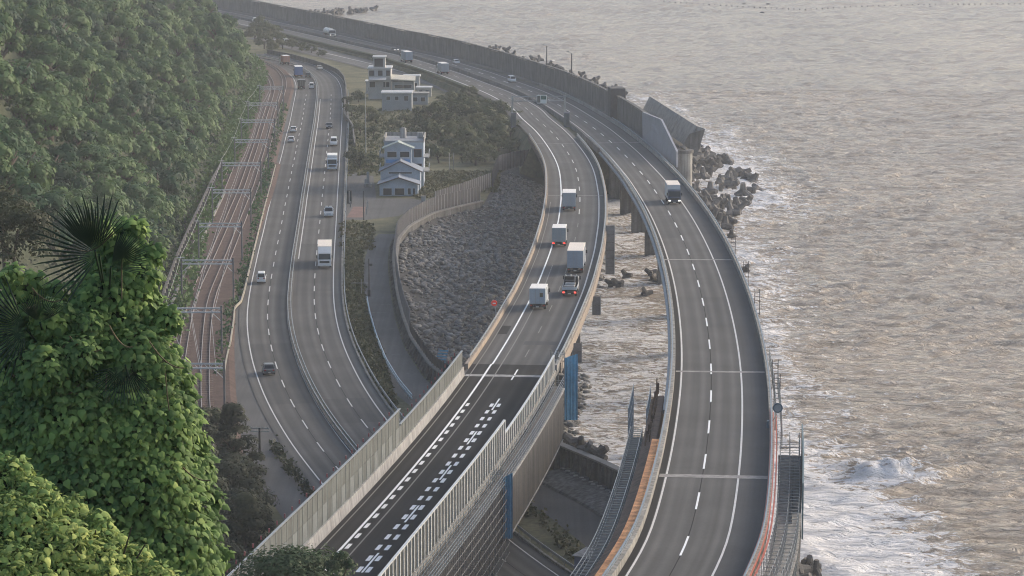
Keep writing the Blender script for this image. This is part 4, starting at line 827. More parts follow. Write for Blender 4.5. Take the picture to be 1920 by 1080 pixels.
# ================================================================ railway
zT = lambda Y: 7.95 + 0 * np.asarray(Y, float)
TA = Path([P(u, v, 7.95)[:2] for u, v in ((395, 860), (386, 780), (384, 713), (386, 640), (394, 560), (423, 493), (449, 427), (478, 355), (501, 279), (516, 220), (527, 185), (534, 163), (533, 146), (522, 130), (500, 117), (470, 108))], zT, step=2, sm=12)
TB = Path([P(u, v, 7.95)[:2] for u, v in ((345, 860), (338, 780), (335, 713), (340, 670), (359, 560), (391, 493), (421, 427), (452, 355), (478, 279), (496, 220), (507, 187), (512, 168), (509, 151), (498, 135), (478, 122), (455, 114))], zT, step=2, sm=12)
bal = thing('railway', 'double railway track on rusty ballast between hillside and coast road', 'railway')
sweep('ballast', TA, [(-12.4, -.62), (-11.4, -.12), (3.4, -.12), (4.3, -.62)], 0, TA.sY(700), M_BALL, bal); sweep('ballast', TA, [(-8.4, -.62), (-7.4, -.12), (2.2, -.12), (3.1, -.62)], TA.sY(700), TA.L, M_BALL, bal)
for o in (-4.6, -3.5): sweep('rail', TB, [(o - .05, -.1), (o - .05, .08), (o + .05, .08), (o + .05, -.1)], TB.sY(430), TB.sY(690), M_RAIL, bal)
for T in (TA, TB):
    for o in (-.57, .57): sweep('rail', T, [(o - .05, -.1), (o - .05, .08), (o + .05, .08), (o + .05, -.1)], 0, T.L, M_RAIL, bal)
    mb = MB()
    for s in np.arange(1, T.sY(760), 1.4):
        a, tt = T.at(s); a = a[0]; tt = tt[0]; n_ = np.array([tt[1], -tt[0]]); c4 = [a + n_ * x + tt * y for x, y in ((-1.1, -.13), (1.1, -.13), (1.1, .13), (-1.1, .13))]
        mb.hexa([(c[0], c[1], 7.8) for c in c4], [(c[0], c[1], 7.86) for c in c4])
    tag(mb.build('sleeper', mat('sleeper', (.20, .15, .125), .9, .25), bal), kind='stuff')
for o in (-6.2,): sweep('cable_trough', TA, [(o - .2, -.2), (o - .2, .25), (o + .2, .25), (o + .2, -.2)], 0, TA.sY(640), M_CONC, bal)
frames = [(312, 415, 578), (343, 420, 682), (340, 437, 488), (372, 453, 419), (398, 470, 356), (416, 489, 305.5), (440, 503, 262), (452, 515, 225), (465, 521, 193), (487, 531, 163)]
Mcat = mat('catenary_steel', (.55, .57, .60), .5, .1); fpos = []
for (u0, u1, v) in frames:
    a = P(u0, v, 14.6); b = P(u1, v, 14.6); L_ = b[0] - a[0]
    t = thing('catenary_portal', 'grey steel portal carrying overhead wires across the railway tracks', 'catenary portal', (a[0], a[1], 7.4), 0, 'catenary portals along the railway'); fpos.append((a, b))
    for x in (0, L_): MB().box(x - .13, x + .13, -.13, .13, -.6, 7.6).build('post', mat('catenary_post', (.17, .17, .175), .6, .15), t)
    for z in (6.6, 7.2): MB().box(0, L_, -.1, .1, z - .1, z + .1).build('beam', Mcat, t)
    n_ = 8
    for k in range(n_): MB().tube((L_ * k / n_, 0, 6.6 if k % 2 else 7.2), (L_ * (k + 1) / n_, 0, 7.2 if k % 2 else 6.6), .045, 4).build('diagonal', Mcat, t)
    MB().tube((0, 0, 5.2), (1.5, 0, 6.6), .06, 4).build('brace', Mcat, t); MB().tube((L_, 0, 5.2), (L_ - 1.5, 0, 6.6), .06, 4).build('brace', Mcat, t)
    for f in (.45, .82): MB().tube((L_ * f, 0, 6.6), (L_ * f, 0, 5.6), .06, 5).build('insulator', M_CONCW, t)
    # top feeder bracket
    MB().box(-.8, .5, -.05, .05, 7.6, 7.7).build('feeder_arm', Mcat, t)
fpos.sort(key=lambda q: q[0][1])
ow = thing('overhead_wire', 'thin overhead contact and feeder wires strung between the railway portals', 'wire')
for (a0_, b0_), (a1_, b1_) in zip(fpos[:-1], fpos[1:]):
    for f, z in ((.45, -1.6), (.82, -1.6), (0, 1.0), (.45, -.4)):
        wire('wire', a0_ + (b0_ - a0_) * f + [0, 0, z], a1_ + (b1_ - a1_) * f + [0, 0, z], .35, wire_m, ow, r=.03, nseg=5)
rwp = Path([P(u, v, 9.6)[:2] for u, v in ((296, 575), (312, 530), (330, 480), (352, 430), (375, 382), (400, 330), (418, 298))], z1, step=2, sm=4)
o = thing('retaining_wall', 'low grey retaining wall at the foot of the wooded hillside by the railway', 'retaining wall'); sweep('wall', rwp, [(-.3, -.5), (-.2, 2.0), (.2, 2.0), (.3, -.5)], 0, rwp.L, M_CONCD, o)
for s in np.arange(1, rwp.L, 5): q = rwp.one(s, .3); MB().box(-.1, .25, -.2, .2, -.3, 1.9).build('rib', M_CONCD, o, tuple(q), (0, 0, rwp.head(s)))

# ================================================================ houses
def windows(t, wall_y, specs, mf, mg):
    for x0, x1, z0, z1 in specs:
        w = MB().box(x0, x1, wall_y - .08, wall_y - .003, z0, z1).build('window', mf, t); MB().box(x0 + .1, x1 - .1, wall_y - .1, wall_y - .082, z0 + .1, z1 - .1).build('pane', mg, w)
M_GLASS = mat('dark_glass', (.03, .035, .04), .15, .2, 1.0); M_FRAME = mat('window_frame', (.5, .52, .54), .5, .05)
M_WALLB = mat('house_wall_blue_grey', (.36, .42, .50), .8, .12, .6); M_ROOFT = mat('roof_tile_grey', (.25, .285, .34), .8, .2, 1.5); M_ROOFG = mat('roof_pale_green', (.42, .47, .43), .7, .12)
def gable_house(name, label, loc, rz, w, d, h, rh, mw, mr_, wins, ov=.5, courses=5):
    t = thing(name, label, 'house', loc, rz)
    MB().prism([(-w / 2, 0), (w / 2, 0), (w / 2, h), (0, h + rh - .12), (-w / 2, h)], d, 'y', d / 2).build('wall', mw, t)
    L_ = math.hypot(w / 2 + ov, rh * (w / 2 + ov) / (w / 2))
    for sgn in (-1, 1):
        for c in range(courses):                                           # tile courses step down the slope
            f0, f1 = c / courses, (c + 1) / courses
            x0, x1 = sgn * (w / 2 + ov) * f0, sgn * (w / 2 + ov) * f1; zz = lambda x: h + rh - abs(x) / (w / 2) * rh
            MB().hexa([(x0, -ov, zz(x0)), (x1, -ov, zz(x1)), (x1, d + ov, zz(x1)), (x0, d + ov, zz(x0))] if sgn > 0 else [(x1, -ov, zz(x1)), (x0, -ov, zz(x0)), (x0, d + ov, zz(x0)), (x1, d + ov, zz(x1))],
                      [(x0, -ov, zz(x0) + .10), (x1, -ov, zz(x1) + .16), (x1, d + ov, zz(x1) + .16), (x0, d + ov, zz(x0) + .10)] if sgn > 0 else [(x1, -ov, zz(x1) + .16), (x0, -ov, zz(x0) + .10), (x0, d + ov, zz(x0) + .10), (x1, d + ov, zz(x1) + .16)]).build('roof_course', mr_, t)
    MB().box(-.16, .16, -ov - .05, d + ov + .05, h + rh + .08, h + rh + .3, .05).build('ridge', mr_, t)
    for sgn in (-1, 1): MB().tube((sgn * (w / 2 + ov), -ov - .04, h - rh * ov / (w / 2) + .1), (0, -ov - .04, h + rh + .1), .14, 5).build('bargeboard', mat('bargeboard', (.11, .10, .095), .8), t)
    windows(t, 0, wins, M_FRAME, M_GLASS)
    return t
g1 = P(747.5, 367, 7.33); 
gable_house('gabled_house', 'low blue-grey gabled front house with dark shop openings', tuple(g1), 0, 8.2, 6, 2.5, 1.35, M_WALLB, M_ROOFT, [(-3.4, -1.4, .1, 1.7), (-.9, 1.3, .1, 1.7), (1.9, 2.7, .2, 1.7), (3.0, 3.6, .2, 1.7)])
g2 = (g1[0] + .1, g1[1] + 7.2, g1[2])
gable_house('gabled_house', 'taller blue-grey gabled house rising behind the low front one', g2, 0, 8.6, 8, 4.5, 2.1, M_WALLB, M_ROOFT, [(-2.6, 2.6, 3.9, 4.4)])
t = thing('flat_roofed_house', 'three storey blue-grey block with side balconies and rooftop tank behind gabled houses', 'house', (g1[0] + .6, g1[1] + 16.2, g1[2]))
MB().box(-4.3, 4.3, 0, 11, 0, 9.9).build('wall', M_WALLB, t); MB().box(-4.5, 4.5, -.2, 11.2, 9.9, 10.3).build('roof_slab', mat('roof_slab_grey', (.30, .31, .33), .8, .15), t)
for x0, x1, y0, y1 in ((-4.5, -4.2, -.2, 11.2), (4.2, 4.5, -.2, 11.2), (-4.2, 4.2, 10.9, 11.2)): MB().box(x0, x1, y0, y1, 10.3, 11.1).build('roof_parapet', M_CONC, t)
rf = MB().prism([(-4.2, 8.7), (1.9, 8.7), (1.9, 9.0), (-1.1, 10.2), (-4.2, 9.0)], 3.6, 'y', -1.9).build('front_bay', M_WALLB, t)
for sgn in (-1, 1): MB().hexa([(-1.15, -4.1, 10.22), (-1.15 + sgn * 3.5, -4.1, 8.85), (-1.15 + sgn * 3.5, 0, 8.85), (-1.15, 0, 10.22)][::sgn], [(-1.15, -4.1, 10.4), (-1.15 + sgn * 3.5, -4.1, 9.02), (-1.15 + sgn * 3.5, 0, 9.02), (-1.15, 0, 10.4)][::sgn]).build('bay_roof', M_ROOFG, t)
MB().box(-4.0, 1.7, -3.6, -.05, 5.6, 8.7).build('bay_wall', M_WALLB, t)
MB().box(-3.8, 1.5, -3.68, -3.602, 5.7, 6.5).build('blue_sheet', mat('blue_sheet', (.14, .30, .55), .5, .15), t)
windows(t, -3.6, [(-3.6, -1.4, 6.9, 8.3), (-.8, 1.4, 6.9, 8.3)], M_FRAME, M_GLASS); windows(t, 0, [(2.2, 3.9, 6.6, 8.4), (2.2, 3.9, 3.6, 5.2)], M_RUST, M_GLASS)
for z in (3.3, 6.4):
    for sx in (-1, 1):
        b_ = MB().box(*(sorted((sx * 4.302, sx * 5.5))), 1, 8, z, z + .2).build('balcony', M_CONCW, t)
        for y in np.arange(1, 8.2, 1.0): MB().box(sx * 5.45 - .04, sx * 5.45 + .04, y - .04, y + .04, z + .2, z + 1.2).build('baluster', M_STEEL, b_)
        MB().box(sx * 5.45 - .05, sx * 5.45 + .05, 1, 8, z + 1.2, z + 1.3).build('balcony_rail', M_STEEL, b_)
tk = MB().tube((-.4, 6, 10.31), (-.4, 6, 12.4), .75, 12).build('water_tank', M_CONCW, t); MB().tube((-.4, 6, 12.4), (-.4, 6, 12.7), .8, 12, .3).build('tank_lid', M_CONC, tk)
MB().box(2.8, 4.0, 5, 6.4, 10.31, 11.6, .05).build('roof_unit', M_CONCW, t)
# buildings beyond
M_WALLW = mat('white_render', (.40, .40, .40), .75, .1, .5); M_WALLG = mat('grey_render', (.30, .32, .34), .8, .12, .5); M_ROOFW = mat('white_metal_roof', (.50, .50, .50), .5, .12)
def block(name, label, u, v, w, d, h, mw, mroof, wins, rz=0.0, ov=.3, extra=None):
    q = P(u, v, 7.3); t = thing(name, label, 'building', tuple(q), rz)
    MB().box(-w / 2, w / 2, 0, d, 0, h).build('wall', mw, t); MB().box(-w / 2 - ov, w / 2 + ov, -ov, d + ov, h, h + .35, .05).build('roof', mroof, t)
    windows(t, 0, wins, M_FRAME, M_GLASS)
    if extra: extra(t)
    return t
block('flat_building', 'grey block with a flat white roof and few windows beyond the grove', 744, 208, 8.4, 8, 4.9, M_WALLG, M_ROOFW, [(-3.0, -1.8, 3.0, 4.2), (-.6, .6, 3.0, 4.2), (2.0, 3.4, 2.8, 4.3)])
def ex1(t):
    MB().box(-1.8, 1.6, 0, 5, 9.36, 12.3).build('stair_house', M_WALLW, t); MB().box(-2.1, 1.9, -.3, 5.3, 12.3, 12.6).build('roof', M_ROOFW, t); MB().box(-1.5, 1.0, -.08, -.003, 9.6, 12.0).build('window', M_GLASS, t)
    MB().hexa([(-3.0, -3, 5.8), (2.0, -3, 5.8), (2.0, -.05, 6.3), (-3.0, -.05, 6.3)], [(-3.0, -3, 6.0), (2.0, -3, 6.0), (2.0, -.05, 6.5), (-3.0, -.05, 6.5)]).build('awning', M_ROOFW, t)
    for x in (-2.9, 1.9): MB().tube((x, -2.9, 0), (x, -2.9, 5.8), .1, 6).build('awning_post', M_CONCW, t)
block('terraced_building', 'tall white building with stair house and pale terrace awning beyond the trees', 712, 186, 6.6, 9, 9.0, M_WALLW, M_ROOFW, [(-3.2, -1.4, 6.8, 8.6), (-.6, 1.0, 6.8, 8.6), (1.8, 3.2, 6.8, 8.6), (-3.2, -1.2, 3.4, 5.2), (1.0, 3.0, 3.4, 5.2)], extra=ex1)
def ex2(t):
    MB().hexa([(-3.6, -1.6, 5.9), (3.6, -1.6, 5.4), (3.6, 3, 6.4), (-3.6, 3, 6.9)], [(-3.6, -1.6, 6.15), (3.6, -1.6, 5.65), (3.6, 3, 6.65), (-3.6, 3, 7.15)]).build('canopy', mat('cream_roof', (.62, .58, .48), .6, .08), t)
    for x in (-3.2, 0, 3.2): MB().tube((x, -1.3, 0), (x, -1.3, 5.5), .1, 6).build('canopy_post', M_STEEL, t)
block('canopied_building', 'low building under a slanting cream canopy roof beside the white terraces', 756, 186, 6.4, 6, 5.2, M_WALLG, M_CONCD, [(-2.6, -.6, .6, 2.4), (.4, 2.6, .6, 2.4), (-2.6, 2.6, 3.2, 4.4)], extra=ex2)
for u_, v_, w_, h_, lb in ((700, 176, 4.5, 3.6, 'narrow white hut tucked behind the terraced building'), (772, 168, 4.8, 4.0, 'pale shop unit next to the lay-by road behind the cream canopy'), (795, 182, 4.2, 2.6, 'low white storage unit near the edge of the grove')):
    block('small_building', lb, u_, v_, w_, 5, h_, M_WALLW, M_ROOFW, [(-w_ * .36, -w_ * .08, .9, 2.1), (w_ * .08, w_ * .36, .9, 2.1)])
block('annexe', 'small dark walled annexe with pale roof edge between the distant buildings', 786, 196, 5.0, 5, 3.0, M_WALLG, M_CONC, [(-1.8, -.4, .8, 2.2), (.4, 1.8, .8, 2.2)])
# ================================================================ vehicles (x right, y forward, origin on the road)
TYRE = mat('tyre', (.02, .02, .02), .9, .1); HUB = mat('hub', (.35, .35, .36), .4, .1, metal=.6); VGL = mat('vehicle_glass', (.025, .03, .035), .12, .1); CHAS = mat('chassis', (.03, .03, .032), .7, .2)
LMP = mat('headlamp', (.8, .8, .78), .3, .02); LMPON = mat('headlamp_lit', (.9, .9, .85), .3, .02, emit=((1, .97, .88), 1.3)); TAIL = mat('tail_lamp', (.30, .02, .02), .35, .1); TAILON = mat('tail_lamp_lit', (.6, .03, .03), .35, .1, emit=((1, .06, .04), 2.0)); PLATE = mat('number_plate', (.6, .6, .55), .5, .05); AMB = mat('amber_lamp', (.6, .25, .03), .4, .05)
GREYL = mat('crate_grey', (.36, .38, .40), .6, .1)
def paint(name, c, rough=.35, metal=.0): return mat('paint_' + name, c, rough, .05, .8, metal=metal, spec=.5)
def wheel(t, x, y, r, w):
    wv = MB().tube((x - w / 2, y, r), (x + w / 2, y, r), r, 14).build('wheel', TYRE, t); sx = 1 if x > 0 else -1
    MB().tube((x + sx * w / 2, y, r), (x + sx * (w / 2 + .015), y, r), r * .58, 10).build('rim', HUB, wv)
def mirrors(t, x, y, z, m=CHAS, h=.4):
    for sx in (-1, 1): MB().box(sx * x - .1, sx * x + .1, y - .05, y + .05, z, z + h, .03).build('mirror', m, t)
def lights(t, W, L, zf, zr, on_f=False, on_r=False, s=.22):
    for sx in (-1, 1):
        MB().box(sx * (W / 2 - .32) - s, sx * (W / 2 - .32) + s, L / 2 + .002, L / 2 + .05, zf - .11, zf + .11, .02).build('headlight', LMPON if on_f else LMP, t)
        MB().box(sx * (W / 2 - .25) - s * .7, sx * (W / 2 - .25) + s * .7, -L / 2 - .05, -L / 2 - .002, zr - .1, zr + .1, .02).build('tail_light', TAILON if on_r else TAIL, t)
def box_truck(label, L=8.4, W=2.42, H=3.4, cab=1.75, cabc=None, boxc=None, roofc=None, on_f=False, on_r=False, group=None, window_mark=False, deflector=False, kind='box'):
    t = thing('box_truck', label, 'truck', group=group); cabc = cabc or paint('white', (.72, .72, .72)); boxc = boxc or paint('box_white', (.66, .67, .68), .5); roofc = roofc or paint('roof_lit', (.86, .82, .77), .5)  # default roof colour is lightened and warmed to imitate light from above
    y1 = L / 2; yc = y1 - cab; hc = min(H - .55, 2.75); fl = .95
    # cab: raked windscreen, rounded nose
    W2 = W / 2 - .04
    MB().prism([(yc, .55), (y1 - .02, .55), (y1, 1.35), (y1 - .06, 1.5), (y1 - .36, hc - .12), (y1 - .55, hc), (yc, hc)], W2 * 2, 'x').build('cab', cabc, t)
    def onrake(z): return np.interp(z, [1.5, hc - .12], [y1 - .06, y1 - .36])
    za, zb = 1.56, hc - .2
    MB().hexa([(-W2 + .1, onrake(za) + .004, za), (W2 - .1, onrake(za) + .004, za), (W2 - .14, onrake(zb) + .004, zb), (-W2 + .14, onrake(zb) + .004, zb)], [(-W2 + .1, onrake(za) + .02, za), (W2 - .1, onrake(za) + .02, za), (W2 - .14, onrake(zb) + .02, zb), (-W2 + .14, onrake(zb) + .02, zb)]).build('windscreen', VGL, t)
    for sx in (-1, 1): MB().hexa([(sx * W2, yc + .5, 1.55), (sx * W2, y1 - .25, 1.55), (sx * W2, y1 - .5, hc - .3), (sx * W2, yc + .5, hc - .3)], [(sx * (W2 + .015), yc + .5, 1.55), (sx * (W2 + .015), y1 - .25, 1.55), (sx * (W2 + .015), y1 - .5, hc - .3), (sx * (W2 + .015), yc + .5, hc - .3)]).build('side_window', VGL, t)
    MB().box(-W2 + .3, W2 - .3, y1 + .002, y1 + .03, .95, 1.3, .01).build('grille', CHAS, t); MB().box(-W / 2, W / 2, y1 - .2, y1 + .08, .38, .68, .05).build('bumper', cabc if not on_f else CHAS, t)
    MB().box(-.25, .25, y1 + .082, y1 + .1, .46, .6).build('number_plate', PLATE, t)
    MB().box(-.5, .5, -L / 2 + .1, yc + .3, .55, fl - .02).build('chassis', CHAS, t)
    yb = yc - .12
    if kind == 'box':
        bx = MB().box(-W / 2, W / 2, -L / 2, yb, fl, H - .06).build('cargo_box', boxc, t); MB().box(-W / 2 - .02, W / 2 + .02, -L / 2 - .02, yb + .02, H - .058, H, .03).build('box_roof', roofc, t)
        for sx in (-1, 1):
            dr = MB().box(*sorted((sx * .015, sx * (W / 2 - .06))), -L / 2 - .035, -L / 2 - .002, fl + .08, H - .16).build('rear_door', boxc, bx); MB().tube((sx * .28, -L / 2 - .05, fl + .1), (sx * .28, -L / 2 - .05, H - .2), .025, 5).build('lock_bar', HUB, bx)
        for k in range(1, int((yb + L / 2) / 1.6)):
            for sx in (-1, 1): MB().box(sx * (W / 2 + .012) - .012, sx * (W / 2 + .012) + .012, -L / 2 + k * 1.6, -L / 2 + k * 1.6 + .05, fl, H - .08).build('side_rib', boxc, bx)
        if window_mark: MB().box(.35, .8, -L / 2 - .06, -L / 2 - .036, H - 1.25, H - .65, .01).build('door_emblem', mat('emblem_brown', (.16, .12, .09), .6), bx); MB().box(.42, .73, -L / 2 - .07, -L / 2 - .061, H - 1.15, H - .75).build('emblem_centre', mat('emblem_green', (.10, .12, .08), .6), bx)
    elif kind == 'tank':
        mb = MB(); mb.tube((0, -L / 2 + .2, fl + 1.15), (0, yb - .1, fl + 1.15), 1.15, 16); mb.build('tank', roofc, t)
        for y in np.linspace(-L / 2 + .8, yb - .8, 4): MB().tube((0, y - .04, fl + 1.15), (0, y + .04, fl + 1.15), 1.18, 16).build('tank_band', HUB, t)
        MB().tube((0, 0, fl + 2.3), (0, 0, fl + 2.5), .3, 10).build('hatch', HUB, t)
    elif kind == 'flat':
        MB().box(-W / 2, W / 2, -L / 2, yb, fl, fl + .14).build('bed', CHAS, t)
        for sx in (-1, 1): MB().box(*sorted((sx * (W / 2 - .05), sx * W / 2)), -L / 2, yb, fl + .14, fl + .55).build('side_board', boxc, t)
        MB().box(-W / 2 + .06, W / 2 - .06, -L / 2, -L / 2 + .05, fl + .14, fl + .55).build('tail_board', boxc, t)
        MB().box(-W / 2 + .1, W / 2 - .1, yb - .12, yb, fl + .14, 2.5).build('headboard', CHAS, t)
        for x in (-.8, 0, .8): MB().tube((x, yb - .2, 2.5), (x, yb - .2, 2.75), .1, 8).build('roof_lamp', PLATE, t)
        for k, y in enumerate(np.linspace(-L / 2 + .7, yb - .8, 4)): MB().box(-.8 + .1 * (k % 2), .75, y - .35, y + .35, fl + .145, fl + .7 + .25 * (k % 3), .05).build('load_crate', (HUB, GREYL, CHAS, HUB)[k], t)
        MB().tube((.55, -.6, fl + .6), (.75, -1.0, fl + 1.8), .12, 6).build('winch_post', HUB, t)
    if deflector: MB().prism([(yc + .1, hc), (y1 - .55, hc + .02), (yc + .1, H - .05)], W2 * 1.9, 'x').build('wind_deflector', cabc, t)
    for y in (y1 - 1.15, -L / 2 + 1.6) + ((-L / 2 + 2.75,) if L > 9 else ()):
        for sx in (-1, 1): wheel(t, sx * (W / 2 - .2), y, .48, .32)
    mirrors(t, W / 2 + .14, y1 - .25, 1.75, CHAS, .55); lights(t, W, L, .82, .72, on_f, on_r)
    MB().box(-W / 2 + .05, W / 2 - .05, -L / 2 - .06, -L / 2 + .06, .45, .62, .02).build('rear_bumper', CHAS, t); MB().box(-.22, .22, -L / 2 - .075, -L / 2 - .062, .47, .6).build('number_plate', PLATE, t)
    return t
def car(label, body=None, shape='hatch', cat='car', on_r=False, on_f=False, group=None, rack=False):
    name = {'van': 'small_van', 'kei': 'microvan', 'pickup': 'pickup_truck'}.get(shape, 'car'); t = thing(name, label, cat, group=group); body = body or paint('white', (.72, .72, .72))
    L, W, H = {'hatch': (3.9, 1.68, 1.5), 'sedan': (4.6, 1.76, 1.45), 'van': (4.6, 1.72, 1.98), 'kei': (3.4, 1.48, 1.85), 'pickup': (4.6, 1.85, 1.85)}[shape]
    hl = L / 2; W2 = W / 2; zb = {'van': 1.05, 'kei': 1.0, 'pickup': 1.05}.get(shape, .88)
    nose = {'van': .5, 'kei': .35, 'sedan': 1.2, 'pickup': 1.15}.get(shape, .95); tail = {'sedan': .75, 'van': .08, 'kei': .06, 'pickup': 1.4}.get(shape, .28)
    lo = [(-hl, .32), (hl - .05, .32), (hl, .55), (hl - .06, zb - .2), (hl - nose, zb), (-hl + tail * .6, zb), (-hl + .02, zb - .06)]
    MB().prism(lo, W, 'x').build('body', body, t)
    rk_f, rk_r = (.35 if shape in ('van', 'kei') else .75), (.12 if shape in ('van', 'kei') else .45)
    yb0, yb1 = -hl + tail * (.7 if shape != 'pickup' else 1), hl - nose - .02; yt0, yt1 = yb0 + rk_r, yb1 - rk_f; wt = W2 - .16
    zr = H - .07
    MB().hexa([(-W2 + .04, yb0, zb - .01), (W2 - .04, yb0, zb - .01), (W2 - .04, yb1, zb - .01), (-W2 + .04, yb1, zb - .01)], [(-wt, yt0, zr), (wt, yt0, zr), (wt, yt1, zr), (-wt, yt1, zr)]).build('cabin', body, t)
    MB().hexa([(-wt, yt0, zr + .001), (wt, yt0, zr + .001), (wt, yt1, zr + .001), (-wt, yt1, zr + .001)], [(-wt + .1, yt0 + .12, H), (wt - .1, yt0 + .12, H), (wt - .1, yt1 - .12, H), (-wt + .1, yt1 - .12, H)]).build('roof', body, t)
    def glass(nm, q): # quad on a cabin face, pushed 1.5 cm out
        c = sum((Vector(v) for v in q), Vector()) / 4; nn = (Vector(q[1]) - Vector(q[0])).cross(Vector(q[3]) - Vector(q[0])).normalized()
        if nn.dot(c - Vector((0, (yb0 + yb1) / 2, (zb + zr) / 2))) < 0: nn = -nn
        MB().hexa([tuple(Vector(v) + nn * .004) for v in q], [tuple(Vector(v) + nn * .018) for v in q]).build(nm, VGL, t)
    def lerp(a, b, f): return a + (b - a) * f
    def face(y_b, y_t, x_b, x_t, f0, f1, m): return [(-(lerp(x_b, x_t, f0) - m), lerp(y_b, y_t, f0), lerp(zb, zr, f0)), (lerp(x_b, x_t, f0) - m, lerp(y_b, y_t, f0), lerp(zb, zr, f0)), (lerp(x_b, x_t, f1) - m, lerp(y_b, y_t, f1), lerp(zb, zr, f1)), (-(lerp(x_b, x_t, f1) - m), lerp(y_b, y_t, f1), lerp(zb, zr, f1))]
    glass('windscreen', face(yb1, yt1, W2 - .04, wt, .08, .9, .09)); glass('rear_window', face(yb0, yt0, W2 - .04, wt, .12 if shape != 'van' else .2, .88, .1))
    for sx in (-1, 1):
        for fa, fb in ((.06, .48), (.53, .94)):
            def pt(f, g): return (sx * lerp(W2 - .04, wt, g), lerp(lerp(yb0, yt0, g), lerp(yb1, yt1, g), f), lerp(zb, zr, g))
            glass('side_window', [pt(fa, .12), pt(fb, .12), pt(fb, .86), pt(fa, .86)])
    for y in (hl - .75, -hl + .72):
        for sx in (-1, 1): wheel(t, sx * (W2 - .09), y, .31, .19)
    mirrors(t, W2 + .1, yb1 - .35, zb + .02, body, .16)
    lights(t, W, L, .68, .75 if shape not in ('van', 'kei') else .95, on_f, on_r, .17)
    MB().box(-W2 + .03, W2 - .03, hl - .1, hl + .07, .3, .5, .04).build('front_bumper', body, t); MB().box(-W2 + .03, W2 - .03, -hl - .07, -hl + .1, .3, .52, .04).build('rear_bumper', body, t)
    for y in (hl + .072, -hl - .084): MB().box(-.17, .17, y, y + .012, .36, .46).build('number_plate', PLATE, t)
    MB().box(-W2 + .12, W2 - .12, -hl + .1, hl - .1, .2, .33).build('underbody', CHAS, t)
    if shape == 'pickup':
        for sx in (-1, 1): MB().box(*sorted((sx * (W2 - .08), sx * W2)), -hl + .05, -hl + 1.45, zb, zb + .3).build('bed_side', body, t)
        MB().box(-W2, W2, -hl + .02, -hl + .08, zb, zb + .3).build('tailgate', body, t)
    if rack:
        for y in (yt0 + .2, yt1 - .25): MB().box(-wt, wt, y - .04, y + .04, H + .08, H + .14).build('roof_bar', CHAS, t)
        MB().box(-wt + .1, -.1, yt1 - .5, yt1 - .1, H + .002, H + .2, .03).build('beacon', LMP, t); MB().box(.1, wt - .1, yt1 - .5, yt1 - .1, H + .002, H + .2, .03).build('beacon', LMP, t)
    return t
def put(t, path, u, v, off, away=True, zf=None):
    q = PP(u, v, path.zf); s = path.sY(q[1]); p = path.one(s, off); t.location = (p.x, p.y, p.z + .005); t.rotation_euler = (0, 0, path.head(s) + (0 if away else math.pi)); return t
SHADEB = paint('box_shade_grey', (.33, .36, .40), .5)  # viaduct truck boxes: bluish shade of the rear faces is put into the colour
put(box_truck('white box truck furthest ahead on the curving viaduct, brake lights off', L=7.8, H=3.5, boxc=SHADEB), PM, 1066, 392, -1.9)
put(box_truck('pale box truck with lit red tail lights following along the edge line', L=6.8, H=3.3, W=2.3, boxc=paint('box_shade_dim', (.28, .32, .35), .5), on_r=True), PM, 1052, 459, -2.4)
put(box_truck('long box truck with roof toned as sunlit overtaking in the seaward viaduct lane', L=11.4, H=3.7, W=2.48, boxc=paint('box_shade_blue', (.30, .35, .42), .5), roofc=paint('roof_warm_lit', (.84, .74, .63), .5)), PM, 1084, 504, 1.55)  # warm light on the roof and blue shade on the box are painted in
put(box_truck('grey flatbed lorry with bright red brake lights and loaded crates', L=6.4, H=2.9, W=2.2, kind='flat', boxc=paint('grey_metal', (.42, .46, .50), .5), cabc=paint('grey_cab', (.40, .42, .45)), on_r=True), PM, 1073, 551, 1.95)
put(box_truck('white box truck with a dark emblem on its rear door', L=6.4, H=3.2, W=2.3, boxc=paint('box_shade_light', (.36, .42, .48), .5), window_mark=True), PM, 1015, 576, -1.75)  # box colour darkened and blued to stand for the shaded rear
put(box_truck('box truck with dark blue cab and lit headlights on the seaside viaduct', L=9.2, H=3.6, cabc=paint('dark_blue', (.03, .05, .09)), boxc=paint('box_white', (.66, .67, .68), .5), roofc=paint('roof_warm_lit', (.80, .72, .62), .5), on_f=True), PR, 1263, 379, 1.9, away=False)
put(box_truck('white lorry with roof toned as sunlit and dark windscreen on the coast road', L=11, H=3.7, W=2.45, roofc=paint('roof_warm_lit', (.80, .72, .62), .5), deflector=True), PQ, 609, 495, 1.65, away=False)  # roof colour carries the warm light falling on top
put(box_truck('white box truck with pale blue cab front beside the yard trees', L=7.5, H=3.4, W=2.3, cabc=paint('pale_blue', (.45, .52, .60)), roofc=paint('roof_white', (.85, .84, .80), .5)), PQ, 625, 317, 1.7, away=False)
put(car('silver pickup with white roof beacons passing the yard entrance', paint('silver', (.42, .45, .49), .3, .3), 'pickup', 'pickup truck', rack=True), PQ, 613, 405, 1.7, away=False)
put(car('white microvan driving away alone on the landward lane', paint('white', (.72, .72, .72)), 'kei', 'van'), PL, 489, 529, -1.55)
put(car('silver hatchback with dark rear window nearest to the noise wall', paint('silver_dark', (.13, .135, .14), .3, .2), 'hatch', 'car'), PL, 499, 699, -1.5)
put(car('white hatchback leading a close pair of cars on the coast road', paint('white', (.72, .72, .72)), 'hatch', 'car'), PL, 550, 247, -1.6)
put(car('white estate car trailing closely behind a white hatchback', paint('white2', (.66, .66, .67)), 'hatch', 'car'), PL, 547, 266, -1.6)
put(box_truck('small dark box van behind the blue truck at the far bend', L=5.5, H=2.9, W=2.1, boxc=paint('charcoal', (.06, .06, .065)), roofc=paint('charcoal', (.06, .06, .065)), cabc=paint('charcoal', (.06, .06, .065))), PL, 564, 166, -1.6)
